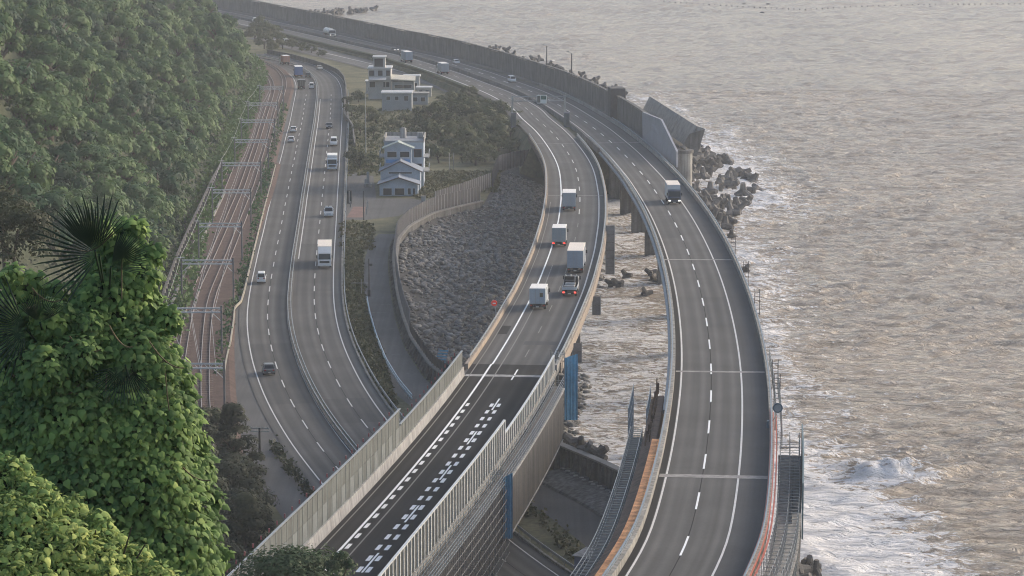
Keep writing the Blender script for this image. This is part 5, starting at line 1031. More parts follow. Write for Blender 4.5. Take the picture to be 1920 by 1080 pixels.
put(car('white car beside the dark box van at the far bend', paint('white', (.72, .72, .72)), 'kei', 'car'), PL, 586, 166, 1.5)
put(car('dark green car beside the blue truck at the far bend', paint('dark_green', (.07, .08, .06)), 'hatch', 'car'), PL, 580, 145, 1.5)
put(box_truck('blue truck with white box roof on the far bend', L=8, H=3.6, boxc=paint('blue_box', (.12, .20, .42), .5), roofc=paint('roof_white', (.85, .84, .80), .5), cabc=paint('blue_box', (.12, .20, .42), .5)), PL, 556, 144, -1.4)
put(box_truck('white and red truck at the head of the queue on the far bend', L=6, H=3.2, W=2.2, boxc=paint('red_box', (.42, .20, .15), .5), roofc=paint('roof_white', (.85, .84, .80), .5)), PL, 560, 121, 1.3)
put(car('pale car coming round the far bend towards the viaducts', paint('beige', (.45, .43, .38)), 'hatch', 'car'), PQ, 592, 131, 1.5, away=False)
put(car('dark car in the middle lane below the buildings', paint('near_black', (.035, .035, .04)), 'sedan', 'car'), PQ, 620, 240, 1.4 - 1.4, away=False)
put(car('white van in the seaward lane behind the white box truck', paint('white', (.72, .72, .72)), 'van', 'van'), PQ, 628, 272, 1.6, away=False)
# distant expressway traffic
put(box_truck('distant white box truck with sides toned as shaded travelling away beside the hedge', L=9, H=3.7, boxc=paint('box_shade_blue', (.36, .41, .48), .5)), PM, 748, 116, -1.8)
put(box_truck('distant pale box truck following another beside the hedge', L=8.5, H=3.6, boxc=SHADEB), PM, 822, 138, -1.8)
put(box_truck('distant white box truck by the hillside tree edge', L=9, H=3.7), PM, 490, 50, -1.8)
put(box_truck('distant tanker lorry with white barrel under the wave wall', L=10, H=3.5, kind='tank', cabc=paint('grey_cab', (.30, .32, .34)), roofc=paint('roof_white', (.85, .84, .80), .5), on_f=True), PR, 644, 68, -1.8, away=False)
put(car('small white van on the distant sea side carriageway', paint('white', (.72, .72, .72)), 'van', 'van'), PR, 966, 154, 1.8, away=False)
put(car('small dark car on the distant sea side carriageway', paint('near_black', (.035, .035, .04)), 'sedan', 'car', on_f=True), PR, 693, 96, -1.8, away=False)
put(car('tiny white car near the wave wall far along the expressway', paint('white2', (.66, .66, .67)), 'hatch', 'car'), PR, 880, 120, 1.8, away=False)
put(car('parked silver car on the lay-by beyond the far bend', paint('silver', (.42, .45, .49), .3, .3), 'sedan', 'car'), PFr, 600, 93, -2.5)
put(car('parked white van on the lay-by by the grove', paint('white', (.72, .72, .72)), 'van', 'van'), PFr, 575, 82, -2.5)
# ================================================================ vegetation
F_HILL = foliage('hill_leaves', (.010, .034, .016), (.034, .094, .034), (.090, .160, .050), trans=.25, wt=.36, wo=1.15); F_HILLM = foliage('hill_leaves_mass', (.010, .034, .016), (.034, .094, .034), (.090, .160, .050), trans=.25, wt=.36, wo=0.0)
F_SCRUB = foliage('scrub_leaves', (.016, .030, .014), (.028, .050, .022), (.05, .075, .03))
F_GROVE = foliage('grove_leaves', (.034, .048, .020), (.066, .086, .034), (.105, .112, .048), trans=.3)
F_DARKT = foliage('dark_conifer_leaves', (.018, .026, .014), (.038, .050, .025), (.078, .088, .042))
F_OLIVE = foliage('olive_leaves', (.028, .036, .016), (.050, .062, .026), (.082, .088, .036))
F_KUDZU = foliage('kudzu_leaves', (.080, .145, .050), (.20, .31, .09), (.46, .53, .16), trans=.22, scale=1.2, rough=.7)
F_SHRUB = foliage('shrub_leaves', (.10, .16, .045), (.22, .30, .08), (.40, .42, .13), trans=.22, scale=.8, rough=.7)
F_PALM = foliage('palm_leaves', (.018, .036, .022), (.030, .058, .032), (.055, .085, .040), trans=.12, scale=.8, rough=.45)
F_WEED = foliage('weeds', (.050, .060, .024), (.085, .090, .036), (.14, .125, .060), trans=.2, scale=.1)
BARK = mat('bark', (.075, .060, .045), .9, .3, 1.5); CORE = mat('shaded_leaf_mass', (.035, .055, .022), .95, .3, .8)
def rand_dirs(n, r): v = r.normal(size=(n, 3)); return v / np.linalg.norm(v, axis=1)[:, None]
def frames_from(nrm, r):
    a = rand_dirs(len(nrm), r); t = a - (a * nrm).sum(1)[:, None] * nrm; t /= np.linalg.norm(t, axis=1)[:, None] + 1e-9
    return t, np.cross(nrm, t)
def quads(C, nrm, size, r, asp=.62):
    t, b = frames_from(nrm, r); sz = (size * (.55 + .9 * r.random(len(C))))[:, None]
    V = np.stack([C - t * sz, C + b * sz * asp + nrm * sz * .15, C + t * sz, C - b * sz * asp + nrm * sz * .15], 1)
    return V.reshape(-1, 3)
def crown_arrays(seed, rx, ry, rz, nclump, nleaf, leaf, flat=.35, cone=False, droop=0.0):
    r = np.random.default_rng(seed); d = rand_dirs(nclump, r); d[:, 2] = np.abs(d[:, 2]) * 1.15 - flat; rad = .45 + .5 * r.random(nclump) ** .6
    C = d * rad[:, None] * np.array([rx, ry, rz]); 
    if cone:
        h = r.random(nclump) ** 1.3; a = r.random(nclump) * 6.283; q = (1 - h) * (.5 + .5 * r.random(nclump)); C = np.c_[np.cos(a) * q * rx, np.sin(a) * q * ry, (h * 2 - .8) * rz]
    cr = (.30 + .22 * r.random(nclump)) * min(rx, ry) * (1.0 if not cone else .75)
    k = r.integers(0, nclump, nleaf); dv = rand_dirs(nleaf, r); dv[:, 2] = np.where(dv[:, 2] < -.25, -dv[:, 2] * .6, dv[:, 2])
    Pp = C[k] + dv * (cr[k] * (.72 + .33 * r.random(nleaf)))[:, None] * np.array([1.15, 1.15, .85])
    Pp[:, 2] -= droop * np.linalg.norm(Pp[:, :2], axis=1)
    nn = dv + .28 * rand_dirs(nleaf, r) + np.array([0, 0, .3]); nn /= np.linalg.norm(nn, axis=1)[:, None]
    V = quads(Pp, nn, leaf, r); ct = r.random(nclump)
    tint = np.repeat(np.clip(.55 * ct[k] + .3 * r.random(nleaf) + .25 * (Pp[:, 2] / rz * .5 + .3), 0, 1), 4)
    return V, tint
def leaf_mesh(name, V, tint, k=4):
    me = npmesh(name, V, np.arange(len(V)).reshape(-1, k)); at = me.attributes.new('tint', 'FLOAT', 'POINT'); at.data.foreach_set('value', tint.astype(np.float32)); return me
def trunk_mesh(h, r0, seed, limbs=4, spread=1.2, top=.55):
    rr = random.Random(seed); mb = MB(); p = Vector((0, 0, -1.5)); n = 4; pts = [p]
    for k in range(1, n + 1): pts.append(Vector((rr.uniform(-.12, .12) * k, rr.uniform(-.12, .12) * k, h * k / n)))
    for k in range(n): mb.tube(pts[k], pts[k + 1], r0 * (1 - .17 * k), 7, r0 * (1 - .17 * (k + 1)), caps=False)
    for k in range(limbs):
        a = rr.uniform(0, 6.28); b = pts[2 + k % 2]; e = b + Vector((math.cos(a) * spread, math.sin(a) * spread, spread * rr.uniform(.5, 1.1))); mb.tube(b, e, r0 * .45, 5, r0 * .15)
    return mb.me('trunk', True)
def tree_proto(kind, seed, rx, rz, nclump, nleaf, leaf, m, th, cone=False, flat=.35, droop=0):
    V, tint = crown_arrays(seed, rx, rx * (.85 + .3 * random.random()), rz, nclump, nleaf, leaf, flat, cone, droop)
    cm = leaf_mesh('crown', V + np.array([0, 0, th]), tint); cm.materials.append(m)
    tm = trunk_mesh(th + rz * .2, .07 * rx + .06, seed, spread=rx * .6); tm.materials.append(BARK)
    return cm, tm
def plant_tree(name, label, group, pr, loc, rz, sc):
    t = thing(name, label, 'tree', tuple(loc), rz, group); t.scale = sc
    obj('crown', pr[0], None, t); obj('trunk', pr[1], None, t); return t
# --- hillside wood: 285 trees as individuals, the rest of the mass joined
hp = [tree_proto('hill', 100 + k, 1.0, .78 + .1 * (k % 3), 11, 1500, .085, F_HILL, .62, flat=.3, droop=.06) for k in range(6)] + [tree_proto('hill', 140 + k, .82, 1.0, 12, 1500, .082, F_HILL, .8) for k in range(2)]
hr = np.random.default_rng(5); cand = []; cell = {}
def try_add(s2, d2, rad, tight):
    q = hill_pt(np.array([s2]), np.array([d2]))[0]; u, v = proj(q + np.array([0, 0, rad * .8]))
    if not (-60 < u < 560 and -60 < v < 640 and not (v > 560 and u < 270)): return
    i_, j = int(q[0] // 6), int(q[1] // 6)
    for a in range(i_ - 2, i_ + 3):
        for c in range(j - 2, j + 3):
            for (p2, r2) in cell.get((a, c), ()):
                if np.linalg.norm(p2 - q) < (rad + r2) * tight: return
    cell.setdefault((i_, j), []).append((q, rad)); cand.append((q, rad, d2))
for rad_lo, rad_hi, tries, tight in ((4.0, 5.6, 2600, .72), (2.6, 3.9, 5000, .70), (1.5, 2.4, 5000, .72)):
    for _ in range(tries):
        rad = hr.uniform(rad_lo, rad_hi); d2 = hr.uniform(.5, 95)
        if d2 < rad * .8: continue
        try_add(hr.uniform(PF.sY(430), PF.sY(1130)), d2, rad, tight)
cand.sort(key=lambda c: c[0][1] / c[1])
print('hill trees', len(cand))
for k, (q, rad, d2) in enumerate(cand[:285]):
    pr = hp[hr.integers(0, 8)]; plant_tree('hillside_tree', 'rounded green tree in the dense wood covering the steep hillside', 'trees covering the hillside', pr, q - np.array([0, 0, .3]), hr.uniform(0, 6.28), (rad, rad, rad * hr.uniform(.85, 1.3)))
VV, TT = [], []
small = [crown_arrays(300 + k, 1.0, .95, .85, 10, 520, .125, .3, False, .06) for k in range(5)]
for (q, rad, d2) in cand[285:]:
    V, tn = small[hr.integers(0, 5)]; a = hr.uniform(0, 6.28); f = rad; c, s_ = math.cos(a) * f, math.sin(a) * f; hz_ = hr.uniform(.85, 1.3)
    VV.append(np.c_[V[:, 0] * c - V[:, 1] * s_, V[:, 0] * s_ + V[:, 1] * c, (V[:, 2] + .6) * f * hz_] + q - np.array([0, 0, .3])); TT.append(tn + hr.random() * 1.15 / .36)
wood = obj('woodland', leaf_mesh('woodland', np.concatenate(VV), np.concatenate(TT)), F_HILLM); tag(wood, kind='stuff')
# low scrub carpet on the hill between crowns
n_ = 26000; s_ = hr.uniform(PF.sY(440), PF.sY(1100), n_); d_ = np.abs(hr.normal(0, 26, n_)); C = hill_pt(s_, d_) + np.c_[np.zeros(n_), np.zeros(n_), hr.uniform(.1, 1.4, n_)]
nn = rand_dirs(n_, hr) * .6 + np.array([.4, -.3, .8]); nn /= np.linalg.norm(nn, axis=1)[:, None]
scrub = obj('hill_scrub', leaf_mesh('hill_scrub', quads(C, nn, .42, hr), np.repeat(hr.random(n_), 4)), F_SCRUB); tag(scrub, kind='stuff')

n_ = 9000; s_ = hr.uniform(PF.sY(262), PF.sY(440), n_); d_ = np.abs(hr.normal(0, 13, n_)); C = hill_pt(s_, d_) + np.c_[np.zeros(n_), np.zeros(n_), hr.uniform(.1, 1.5, n_)]
nn = rand_dirs(n_, hr) * .6 + np.array([.4, -.3, .8]); nn /= np.linalg.norm(nn, axis=1)[:, None]
tag(obj('slope_scrub', leaf_mesh('slope_scrub', quads(C, nn, .3, hr), np.repeat(hr.random(n_), 4)), F_DARKT), kind='stuff')
# --- grove on the flat ground and trees around the houses
gp = [tree_proto('grove', 400 + k, 3.1, 2.6, 14, 1100, .27, F_GROVE, 2.2, droop=.05) for k in range(4)]
gr = np.random.default_rng(8); sp = []
for u, v, f in ((800, 262, 1.1), (815, 240, 1.2), (828, 222, 1.1), (842, 205, 1.0), (860, 196, .9), (850, 225, 1.2), (838, 250, 1.2), (826, 276, 1.1), (845, 290, 1.1), (868, 212, 1.0), (872, 240, 1.3), (862, 268, 1.3), (866, 298, 1.1), (890, 205, .9), (893, 228, 1.2), (890, 256, 1.4), (888, 288, 1.2), (892, 310, .9), (912, 216, 1.0), (916, 243, 1.3), (914, 274, 1.3), (910, 304, 1.0), (935, 228, 1.1), (938, 256, 1.3), (934, 284, 1.1), (956, 240, 1.1), (958, 268, 1.2), (955, 290, .8), (974, 262, 1.0), (970, 286, .8), (806, 296, .9), (822, 306, .8), (790, 240, .8), (880, 190, .8)):
    q = P(u, v, 7.3); f *= 1.25; plant_tree('grove_tree', 'low spreading tree packed into the grove between house and expressway', 'trees of the grove', gp[gr.integers(0, 4)], q - np.array([0, 0, .3]), gr.uniform(0, 6.28), (f, f, f * gr.uniform(.75, 1.05)))
for u, v, f, lb in ((676, 318, 1.25, 'round bushy tree at the back of the yard beside the coast road'), (664, 302, 1.0, 'smaller leafy tree against the coast road behind the yard'), (698, 312, 1.1, 'leafy tree touching the side of the three storey block'), (700, 258, 1.0, 'dense tree behind the three storey block'), (676, 252, 1.0, 'dense tree growing round the tall pale lamp pole'), (660, 218, 1.1, 'leafy tree in the bend of the dark boundary wall'), (690, 222, 1.2, 'tall tree in front of the white terraced building'), (706, 232, 1.0, 'bush below the grey flat roofed block'), (652, 196, .8, 'shrub pressed against the dark boundary wall'), (672, 192, 1.0, 'tree between boundary wall and white terraced building'), (760, 232, .9, 'shrub behind the water tank of the three storey block'), (735, 240, .8, 'low bush behind the rooftop tank'), (784, 218, .8, 'shrub below the small annexe'), (800, 212, .7, 'low shrub at the edge of the grove near the annexe')):
    q = P(u, v, 7.3); f *= .8; plant_tree('yard_tree', lb, None, gp[gr.integers(0, 4)], q - np.array([0, 0, .3]), gr.uniform(0, 6.28), (f, f, f))
for u, v, f in ((486, 60, 1.5), (500, 72, 1.4), (512, 66, 1.2), (520, 82, 1.2), (496, 92, 1.3), (530, 92, 1.0), (548, 92, .9), (566, 96, .9), (584, 100, .8), (512, 98, 1.0), (478, 78, 1.4), (604, 106, .7)):
    q = P(u, v, 7.3); f *= .95; plant_tree('bend_tree', 'dark green tree clustered beyond the far bend of the coast road', 'trees beyond the far bend', gp[gr.integers(0, 4)], q - np.array([0, 0, .3]), gr.uniform(0, 6.28), (f, f, f))
# --- dark trees below the hill by the verge
dp = [tree_proto('dark', 500 + k, 3.6, 4.8, 44, 11000, .18, F_DARKT, 4.0, cone=(k == 1), flat=.55) for k in range(3)]
for k, (x_, y_, f, lb) in enumerate(((-38.5, 366, .85, 'dark feathery tree by the railway end'), (-33.5, 352, .95, 'dark feathery tree beside the utility pole'), (-38, 340, 1.1, 'dark feathery tree furthest up the slope from the verge'), (-32, 333, .95, 'dark feathery tree at the edge of the verge'), (-35, 322, 1.15, 'tall dark feathery tree in the middle of its clump'), (-29.5, 316, .9, 'dark feathery tree bowing over the verge'), (-33, 306, 1.15, 'broad dark feathery tree behind the kudzu curtain'), (-27.5, 300, 1.0, 'dark feathery tree touching the noise wall'), (-31, 290, 1.15, 'dark feathery tree at the foot of the kudzu curtain'), (-25.8, 284, .9, 'small dark tree leaning to the noise wall'), (-29, 274, 1.1, 'dark feathery tree lowest on the slope by the noise wall'))):
    plant_tree('dark_tree', lb, None, dp[k % 3], (x_, y_, 7.0), k * 1.3, (f * 1.1, f * 1.1, f))
q = PY(30, 425, 255); t = plant_tree('olive_tree', 'tall brownish olive tree rising behind the foreground palm', None, tree_proto('olive', 520, 3.0, 4.6, 34, 4200, .15, F_OLIVE, 9.0), (q[0], q[1], q[2] - 10.2), .4, (1.05, 1.05, 1.0))
q = PY(52, 345, 300); t = plant_tree('olive_tree', 'smaller olive brown tree top on the slope beyond the palm', None, tree_proto('olive', 521, 2.4, 2.6, 22, 2200, .17, F_OLIVE, 6.0), (q[0] - 2.5, q[1], q[2] - 8.5), 1.4, (1, 1, 1))
bt = tree_proto('near', 530, 2.7, 1.75, 30, 7000, .115, foliage('near_tree_leaves', (.020, .040, .018), (.040, .075, .032), (.075, .115, .050), scale=.5), 9.0, flat=.3)
q = PY(545, 1078, 190); plant_tree('near_tree', 'glossy green tree top in front of the noise wall foot', None, bt, (q[0], q[1], q[2] - 9.2), .3, (1.25, 1.1, 1.0))
q = PY(640, 1058, 186); plant_tree('near_tree', 'small glossy side crown overlapping the fresh lane paint', None, tree_proto('near', 531, .95, .9, 10, 1100, .10, MATS['near_tree_leaves'], 6.0, flat=.3), (q[0], q[1], q[2] - 6.1), 1.0, (1, 1, 1))

# --- foreground: kudzu-covered tree, shrub and fan palms
LT = np.array([(0, 0, 0), (0, .34, .05), (0, .68, .02), (0, 1.05, -.2), (.33, -.02, -.08), (.48, .30, -.13), (.22, .70, -.10), (-.33, -.02, -.08), (-.48, .30, -.13), (-.22, .70, -.10)], float)
LF = np.array([(0, 4, 1), (1, 4, 5), (1, 5, 2), (2, 5, 6), (2, 6, 3), (0, 1, 7), (1, 8, 7), (1, 2, 8), (2, 9, 8), (2, 3, 9)])
def leaves_on(blobs, n, size, seed, up=.35, cam=.35, tipdown=.8):
    """leaf frames spread over the visible outside of a heap of ellipsoids"""
    r = np.random.default_rng(seed); A = np.array([b[1][0] * b[1][2] + b[1][1] * b[1][2] for b in blobs]); k = r.choice(len(blobs), n * 3, p=A / A.sum())
    C = np.array([b[0] for b in blobs]); E = np.array([b[1] for b in blobs]); d = rand_dirs(n * 3, r); d[:, 1] = np.where(d[:, 1] > .35, -d[:, 1], d[:, 1])
    p = C[k] + d * E[k] * (1 + .13 * r.normal(size=n * 3))[:, None]
    keep = np.ones(n * 3, bool)
    for j in range(len(blobs)): keep &= ~((((p - C[j]) / (E[j] * .86)) ** 2).sum(1) < 1)
    p, d = p[keep][:n], (d / E[k])[keep][:n]; d /= np.linalg.norm(d, axis=1)[:, None]; m = len(p)
    nn = d + np.array([0, -cam, up]) + .8 * rand_dirs(m, r); nn /= np.linalg.norm(nn, axis=1)[:, None]
    dn = np.array([0, 0, -tipdown]) + .6 * rand_dirs(m, r) + .35 * d; t = dn - (dn * nn).sum(1)[:, None] * nn; t /= np.linalg.norm(t, axis=1)[:, None]
    x = np.cross(t, nn); sz = size * (.4 + .95 * r.random(m) ** 1.3)
    return p, x, t, nn, sz, r
def kudzu_mesh(name, p, x, t, nn, sz, tint, T=LT, Fq=LF):
    n = len(p); V = p[:, None] + sz[:, None, None] * (T[None, :, 0:1] * x[:, None] + T[None, :, 1:2] * t[:, None] + T[None, :, 2:3] * nn[:, None])
    Q = (np.arange(n)[:, None, None] * len(T) + Fq[None]).reshape(-1, 3); me = npmesh(name, V.reshape(-1, 3), Q)
    at = me.attributes.new('tint', 'FLOAT', 'POINT'); at.data.foreach_set('value', np.repeat(tint, len(T)).astype(np.float32)); return me
def blob(u, v, rp, Y, dep=.9): c = PY(u, v, Y); r_ = rp / F_PX * Y; return (c, np.array([r_, r_ * dep, r_]))
KB = [blob(232, 458, 50, 48), blob(205, 500, 42, 48.5), blob(252, 520, 44, 47.6), blob(215, 575, 70, 47.6), blob(275, 600, 48, 47.8), blob(130, 600, 62, 48.2), blob(50, 575, 62, 48.4), blob(15, 640, 70, 48.2), blob(165, 680, 90, 47.4), blob(255, 690, 80, 47.2), blob(300, 720, 55, 47.6), blob(60, 720, 90, 47.8), blob(330, 800, 46, 47.6), blob(265, 800, 95, 47.0), blob(150, 810, 110, 46.9), blob(30, 820, 100, 47.2), blob(345, 890, 52, 47.5), blob(270, 920, 100, 46.7), blob(150, 930, 110, 46.6), blob(365, 980, 44, 47.4), blob(300, 1030, 95, 46.6), blob(372, 1060, 40, 47.4), blob(180, 1060, 120, 46.4), blob(30, 960, 110, 46.8), blob(40, 1090, 120, 46.5), blob(300, 1130, 110, 46.5)]
_r = random.Random(12)
for u_, v_ in ((190, 425), (262, 425), (285, 470), (275, 520), (300, 555), (318, 600), (322, 660), (340, 700), (352, 745), (362, 790), (378, 830), (384, 880), (398, 930), (405, 985), (412, 1040), (170, 530), (110, 545), (75, 520), (30, 515), (5, 520), (150, 560)):
    KB.append(blob(u_ + _r.uniform(-9, 6), v_ + _r.uniform(-12, 12), _r.uniform(11, 26), 47.6 + _r.uniform(-.3, .3)))
for _ in range(46): u_ = _r.uniform(0, 330); KB.append(blob(u_, _r.uniform(max(480, 430 + u_), 1060), _r.uniform(18, 44), 46.5 + _r.uniform(-.2, .5)))
base = PY(170, 900, 48.6)
kd = thing('kudzu_tree', 'tall foreground tree smothered in bright broad kudzu leaves', 'tree', (float(base[0]), float(base[1]), 54.0))
def under(o, par): o.parent = par; o.matrix_parent_inverse = Matrix.Translation(-Vector(par.location)); return o
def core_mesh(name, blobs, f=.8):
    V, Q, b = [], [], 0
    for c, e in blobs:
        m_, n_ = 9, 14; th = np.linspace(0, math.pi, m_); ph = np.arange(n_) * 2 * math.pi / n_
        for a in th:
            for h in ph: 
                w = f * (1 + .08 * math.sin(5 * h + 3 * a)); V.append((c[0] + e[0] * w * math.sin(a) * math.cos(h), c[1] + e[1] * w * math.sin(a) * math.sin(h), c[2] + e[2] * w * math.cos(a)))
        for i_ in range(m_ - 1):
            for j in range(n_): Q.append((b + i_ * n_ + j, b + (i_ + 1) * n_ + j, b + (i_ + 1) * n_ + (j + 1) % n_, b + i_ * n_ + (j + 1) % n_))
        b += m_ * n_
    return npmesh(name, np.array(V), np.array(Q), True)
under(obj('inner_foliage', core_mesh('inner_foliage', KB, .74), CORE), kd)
p, x, t, nn, sz, r = leaves_on(KB, 26000, .125, 60, up=.75)
tint = np.clip(.15 + .8 * r.random(len(p)) ** 1.6 + .15 * (fbm(p[:, 0] * 1.2, p[:, 2] * 1.2, 5, 2) - .5) * 3, 0, 1.3)
front = np.argsort(p[:, 1] - sz * 3)[:300]; msk = np.zeros(len(p), bool); msk[front] = True
tag(under(obj('leaf_mass', kudzu_mesh('leaf_mass', p[~msk], x[~msk], t[~msk], nn[~msk], sz[~msk], tint[~msk]), F_KUDZU), kd), kind='stuff')
lm = []
for k in range(5):
    me = npmesh('leaf', LT * np.array([1 + .1 * (k - 2), 1, 1 + .4 * (k % 3)]), LF); at = me.attributes.new('tint', 'FLOAT', 'POINT'); at.data.foreach_set('value', np.full(10, .25 + .2 * k, np.float32)); me.materials.append(F_KUDZU); lm.append(me)
for j, k in enumerate(front):
    o = bpy.data.objects.new('leaf', lm[j % 5]); col.objects.link(o); o.parent = kd
    M_ = Matrix(((x[k][0], t[k][0], nn[k][0]), (x[k][1], t[k][1], nn[k][1]), (x[k][2], t[k][2], nn[k][2]))).to_4x4(); o.matrix_local = Matrix.Translation(Vector(p[k]) - Vector(kd.location)) @ M_ @ Matrix.Diagonal((sz[k], sz[k], sz[k], 1))
mb = MB(); mb.tube((base[0], base[1], 53), (base[0] + .2, base[1], 72), .32, 9, .16); under(mb.build('trunk', BARK), kd)
vn = mat('vine_stem', (.13, .105, .06), .8, .2)
for a, b in (((190, 655), (130, 630)), ((165, 800), (215, 780)), ((200, 700), (192, 800)), ((228, 470), (228, 560)), ((90, 800), (160, 845)), ((145, 835), (190, 790)), ((260, 905), (330, 960)), ((60, 660), (130, 640)), ((150, 720), (60, 760)), ((310, 700), (320, 780)), ((215, 430), (150, 470)), ((280, 640), (345, 690)), ((120, 560), (60, 540)), ((240, 820), (180, 900)), ((330, 860), (395, 900)), ((20, 700), (80, 690)), ((205, 610), (250, 650)), ((300, 960), (380, 1010)), ((180, 940), (235, 905))):
    pa, pb = PY(*a, 46.4), PY(*b, 46.4); under(wire('vine', pa, pb, .12, vn, None, .012, 8), kd)
# shrub with small narrow leaves, lower left
SB = [blob(15, 905, 52, 40), blob(60, 960, 60, 39.8), blob(20, 1010, 80, 39.3), blob(120, 985, 48, 39.8), blob(105, 1050, 75, 39.2), blob(185, 1030, 46, 39.7), blob(170, 1085, 70, 39.2), blob(250, 1075, 46, 39.6), blob(20, 1110, 100, 38.8), blob(290, 1110, 50, 39.4)]
_r = random.Random(31)
for u_, v_ in ((40, 885), (80, 915), (105, 945), (150, 960), (190, 990), (225, 1020), (265, 1045), (300, 1070), (10, 865), (135, 935), (60, 930), (210, 1000)): SB.append(blob(u_ + _r.uniform(-8, 8), v_ + _r.uniform(-10, 10), _r.uniform(10, 24), 39.7 + _r.uniform(-.2, .3)))
q = PY(90, 1000, 40); sh = thing('foreground_shrub', 'yellow-green narrow leaved shrub below the kudzu-covered tree', 'shrub', (float(q[0]), float(q[1]), 56.0))
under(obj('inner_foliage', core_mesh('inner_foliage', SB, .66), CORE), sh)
TN = LT * np.array([.42, 1, 1]); p, x, t, nn, sz, r = leaves_on(SB, 5600, .11, 61, up=.8, cam=.2, tipdown=-.5)
front = np.argsort(p[:, 1])[:150]; msk = np.zeros(len(p), bool); msk[front] = True
tag(under(obj('leaf_mass', kudzu_mesh('leaf_mass', p[~msk], x[~msk], t[~msk], nn[~msk], sz[~msk], np.clip(r.random((~msk).sum()) * 1.2, 0, 1.2), TN), F_SHRUB), sh), kind='stuff')
p2, x2, t2, n2_, s2_, r2 = leaves_on(SB, 2600, .118, 63, up=.5)
tag(under(obj('vine_leaf_mass', kudzu_mesh('vine_leaf_mass', p2, x2, t2, n2_, s2_, np.clip(.2 + r2.random(len(p2)) ** 1.4, 0, 1.3)), F_KUDZU), sh), kind='stuff')
me_n = npmesh('leaf', TN, LF); at = me_n.attributes.new('tint', 'FLOAT', 'POINT'); at.data.foreach_set('value', np.full(10, .7, np.float32)); me_n.materials.append(F_SHRUB)
for k in front:
    o = bpy.data.objects.new('leaf', me_n); col.objects.link(o); o.parent = sh
    o.matrix_local = Matrix.Translation(Vector(p[k]) - Vector(sh.location)) @ Matrix(((x[k][0], t[k][0], nn[k][0]), (x[k][1], t[k][1], nn[k][1]), (x[k][2], t[k][2], nn[k][2]))).to_4x4() @ Matrix.Diagonal((sz[k],) * 3 + (1,))
mb = MB(); rr = random.Random(3)
for k in range(12):
    a = Vector(PY(60 + 16 * k, 1080, 39.6)); b = Vector(PY(20 + 22 * k + rr.uniform(-20, 20), 985 + rr.uniform(0, 60), 39.3)); mb.tube(a, b, .018, 5, .008)
tag(under(mb.build('stem', BARK), sh), kind='stuff')
# fan palms
def fan_mesh(R_, seg, a0, a1, seed):
    r = random.Random(seed); V, Q = [], []
    for k in range(seg):
        a = a0 + (a1 - a0) * k / (seg - 1); L_ = R_ * (1 - .10 * abs(k / (seg - 1) - .5) * 2 + r.uniform(-.05, .05)); da = (a1 - a0) / seg * .30; dr = r.uniform(-.06, .10)
        def pt(rr_, ang, y): return (math.cos(ang) * rr_, y, math.sin(ang) * rr_)
        b = len(V); V += [pt(.05, a, 0), pt(L_ * .5, a - da, .02), pt(L_ * .5, a, -.035), pt(L_ * .5, a + da, .02), pt(L_ * .85, a - da * .35, .02 + dr * .5), pt(L_ * .85, a + da * .35, .02 + dr * .5), (math.cos(a) * L_, dr, math.sin(a) * L_ - abs(dr) * .6)]
        Q += [(b, b + 1, b + 2), (b, b + 2, b + 3), (b + 1, b + 4, b + 2), (b + 2, b + 4, b + 5), (b + 2, b + 5, b + 3), (b + 4, b + 6, b + 5)]
    return npmesh('frond', np.array(V), np.array(Q))
def palm(label, u, v, Y, fr_list, hgt=9):
    c = PY(u, v, Y); t = thing('fan_palm', label, 'palm', (float(c[0]), float(c[1]), float(c[2]) - hgt)); MB().tube((0, 1.5, 0), (0, 1.5, hgt - .5), .14, 8, .11).build('trunk', BARK, t)
    for k, (du, dv, R_, a0, a1, tilt, yaw) in enumerate(fr_list):
        e = PY(u + du, v + dv, Y - .25) - c; me = fan_mesh(R_ * 1.08, 25, R(a0), R(a1), k + int(u)); at = me.attributes.new('tint', 'FLOAT', 'POINT'); at.data.foreach_set('value', np.full(len(me.vertices), .25 + .15 * (k % 4), np.float32))
        f = obj('frond', me, F_PALM, t, (e[0], e[1], hgt + e[2]), (R(tilt), 0, R(yaw))); MB().tube((0, 1.45, hgt - .6), (e[0], e[1], hgt + e[2]), .018, 5).build('petiole', F_PALM, t)
palm('dark fan palm sticking out above the kudzu-covered tree', 178, 540, 46.6, [(8, -62, 1.0, 70, 235, -12, 8), (0, -70, .85, 40, 140, 18, -15), (30, -40, .7, -10, 80, -10, -20)])
palm('dark fan palm half buried at the side of the kudzu leaves', 70, 640, 46.6, [(-22, -25, .95, 110, 265, -10, 10), (5, -35, .55, 30, 140, 15, 0)])
palm('small palm fan poking out low through the kudzu leaves', 235, 720, 46.2, [(0, -35, .62, 190, 320, -15, 12)], 8)

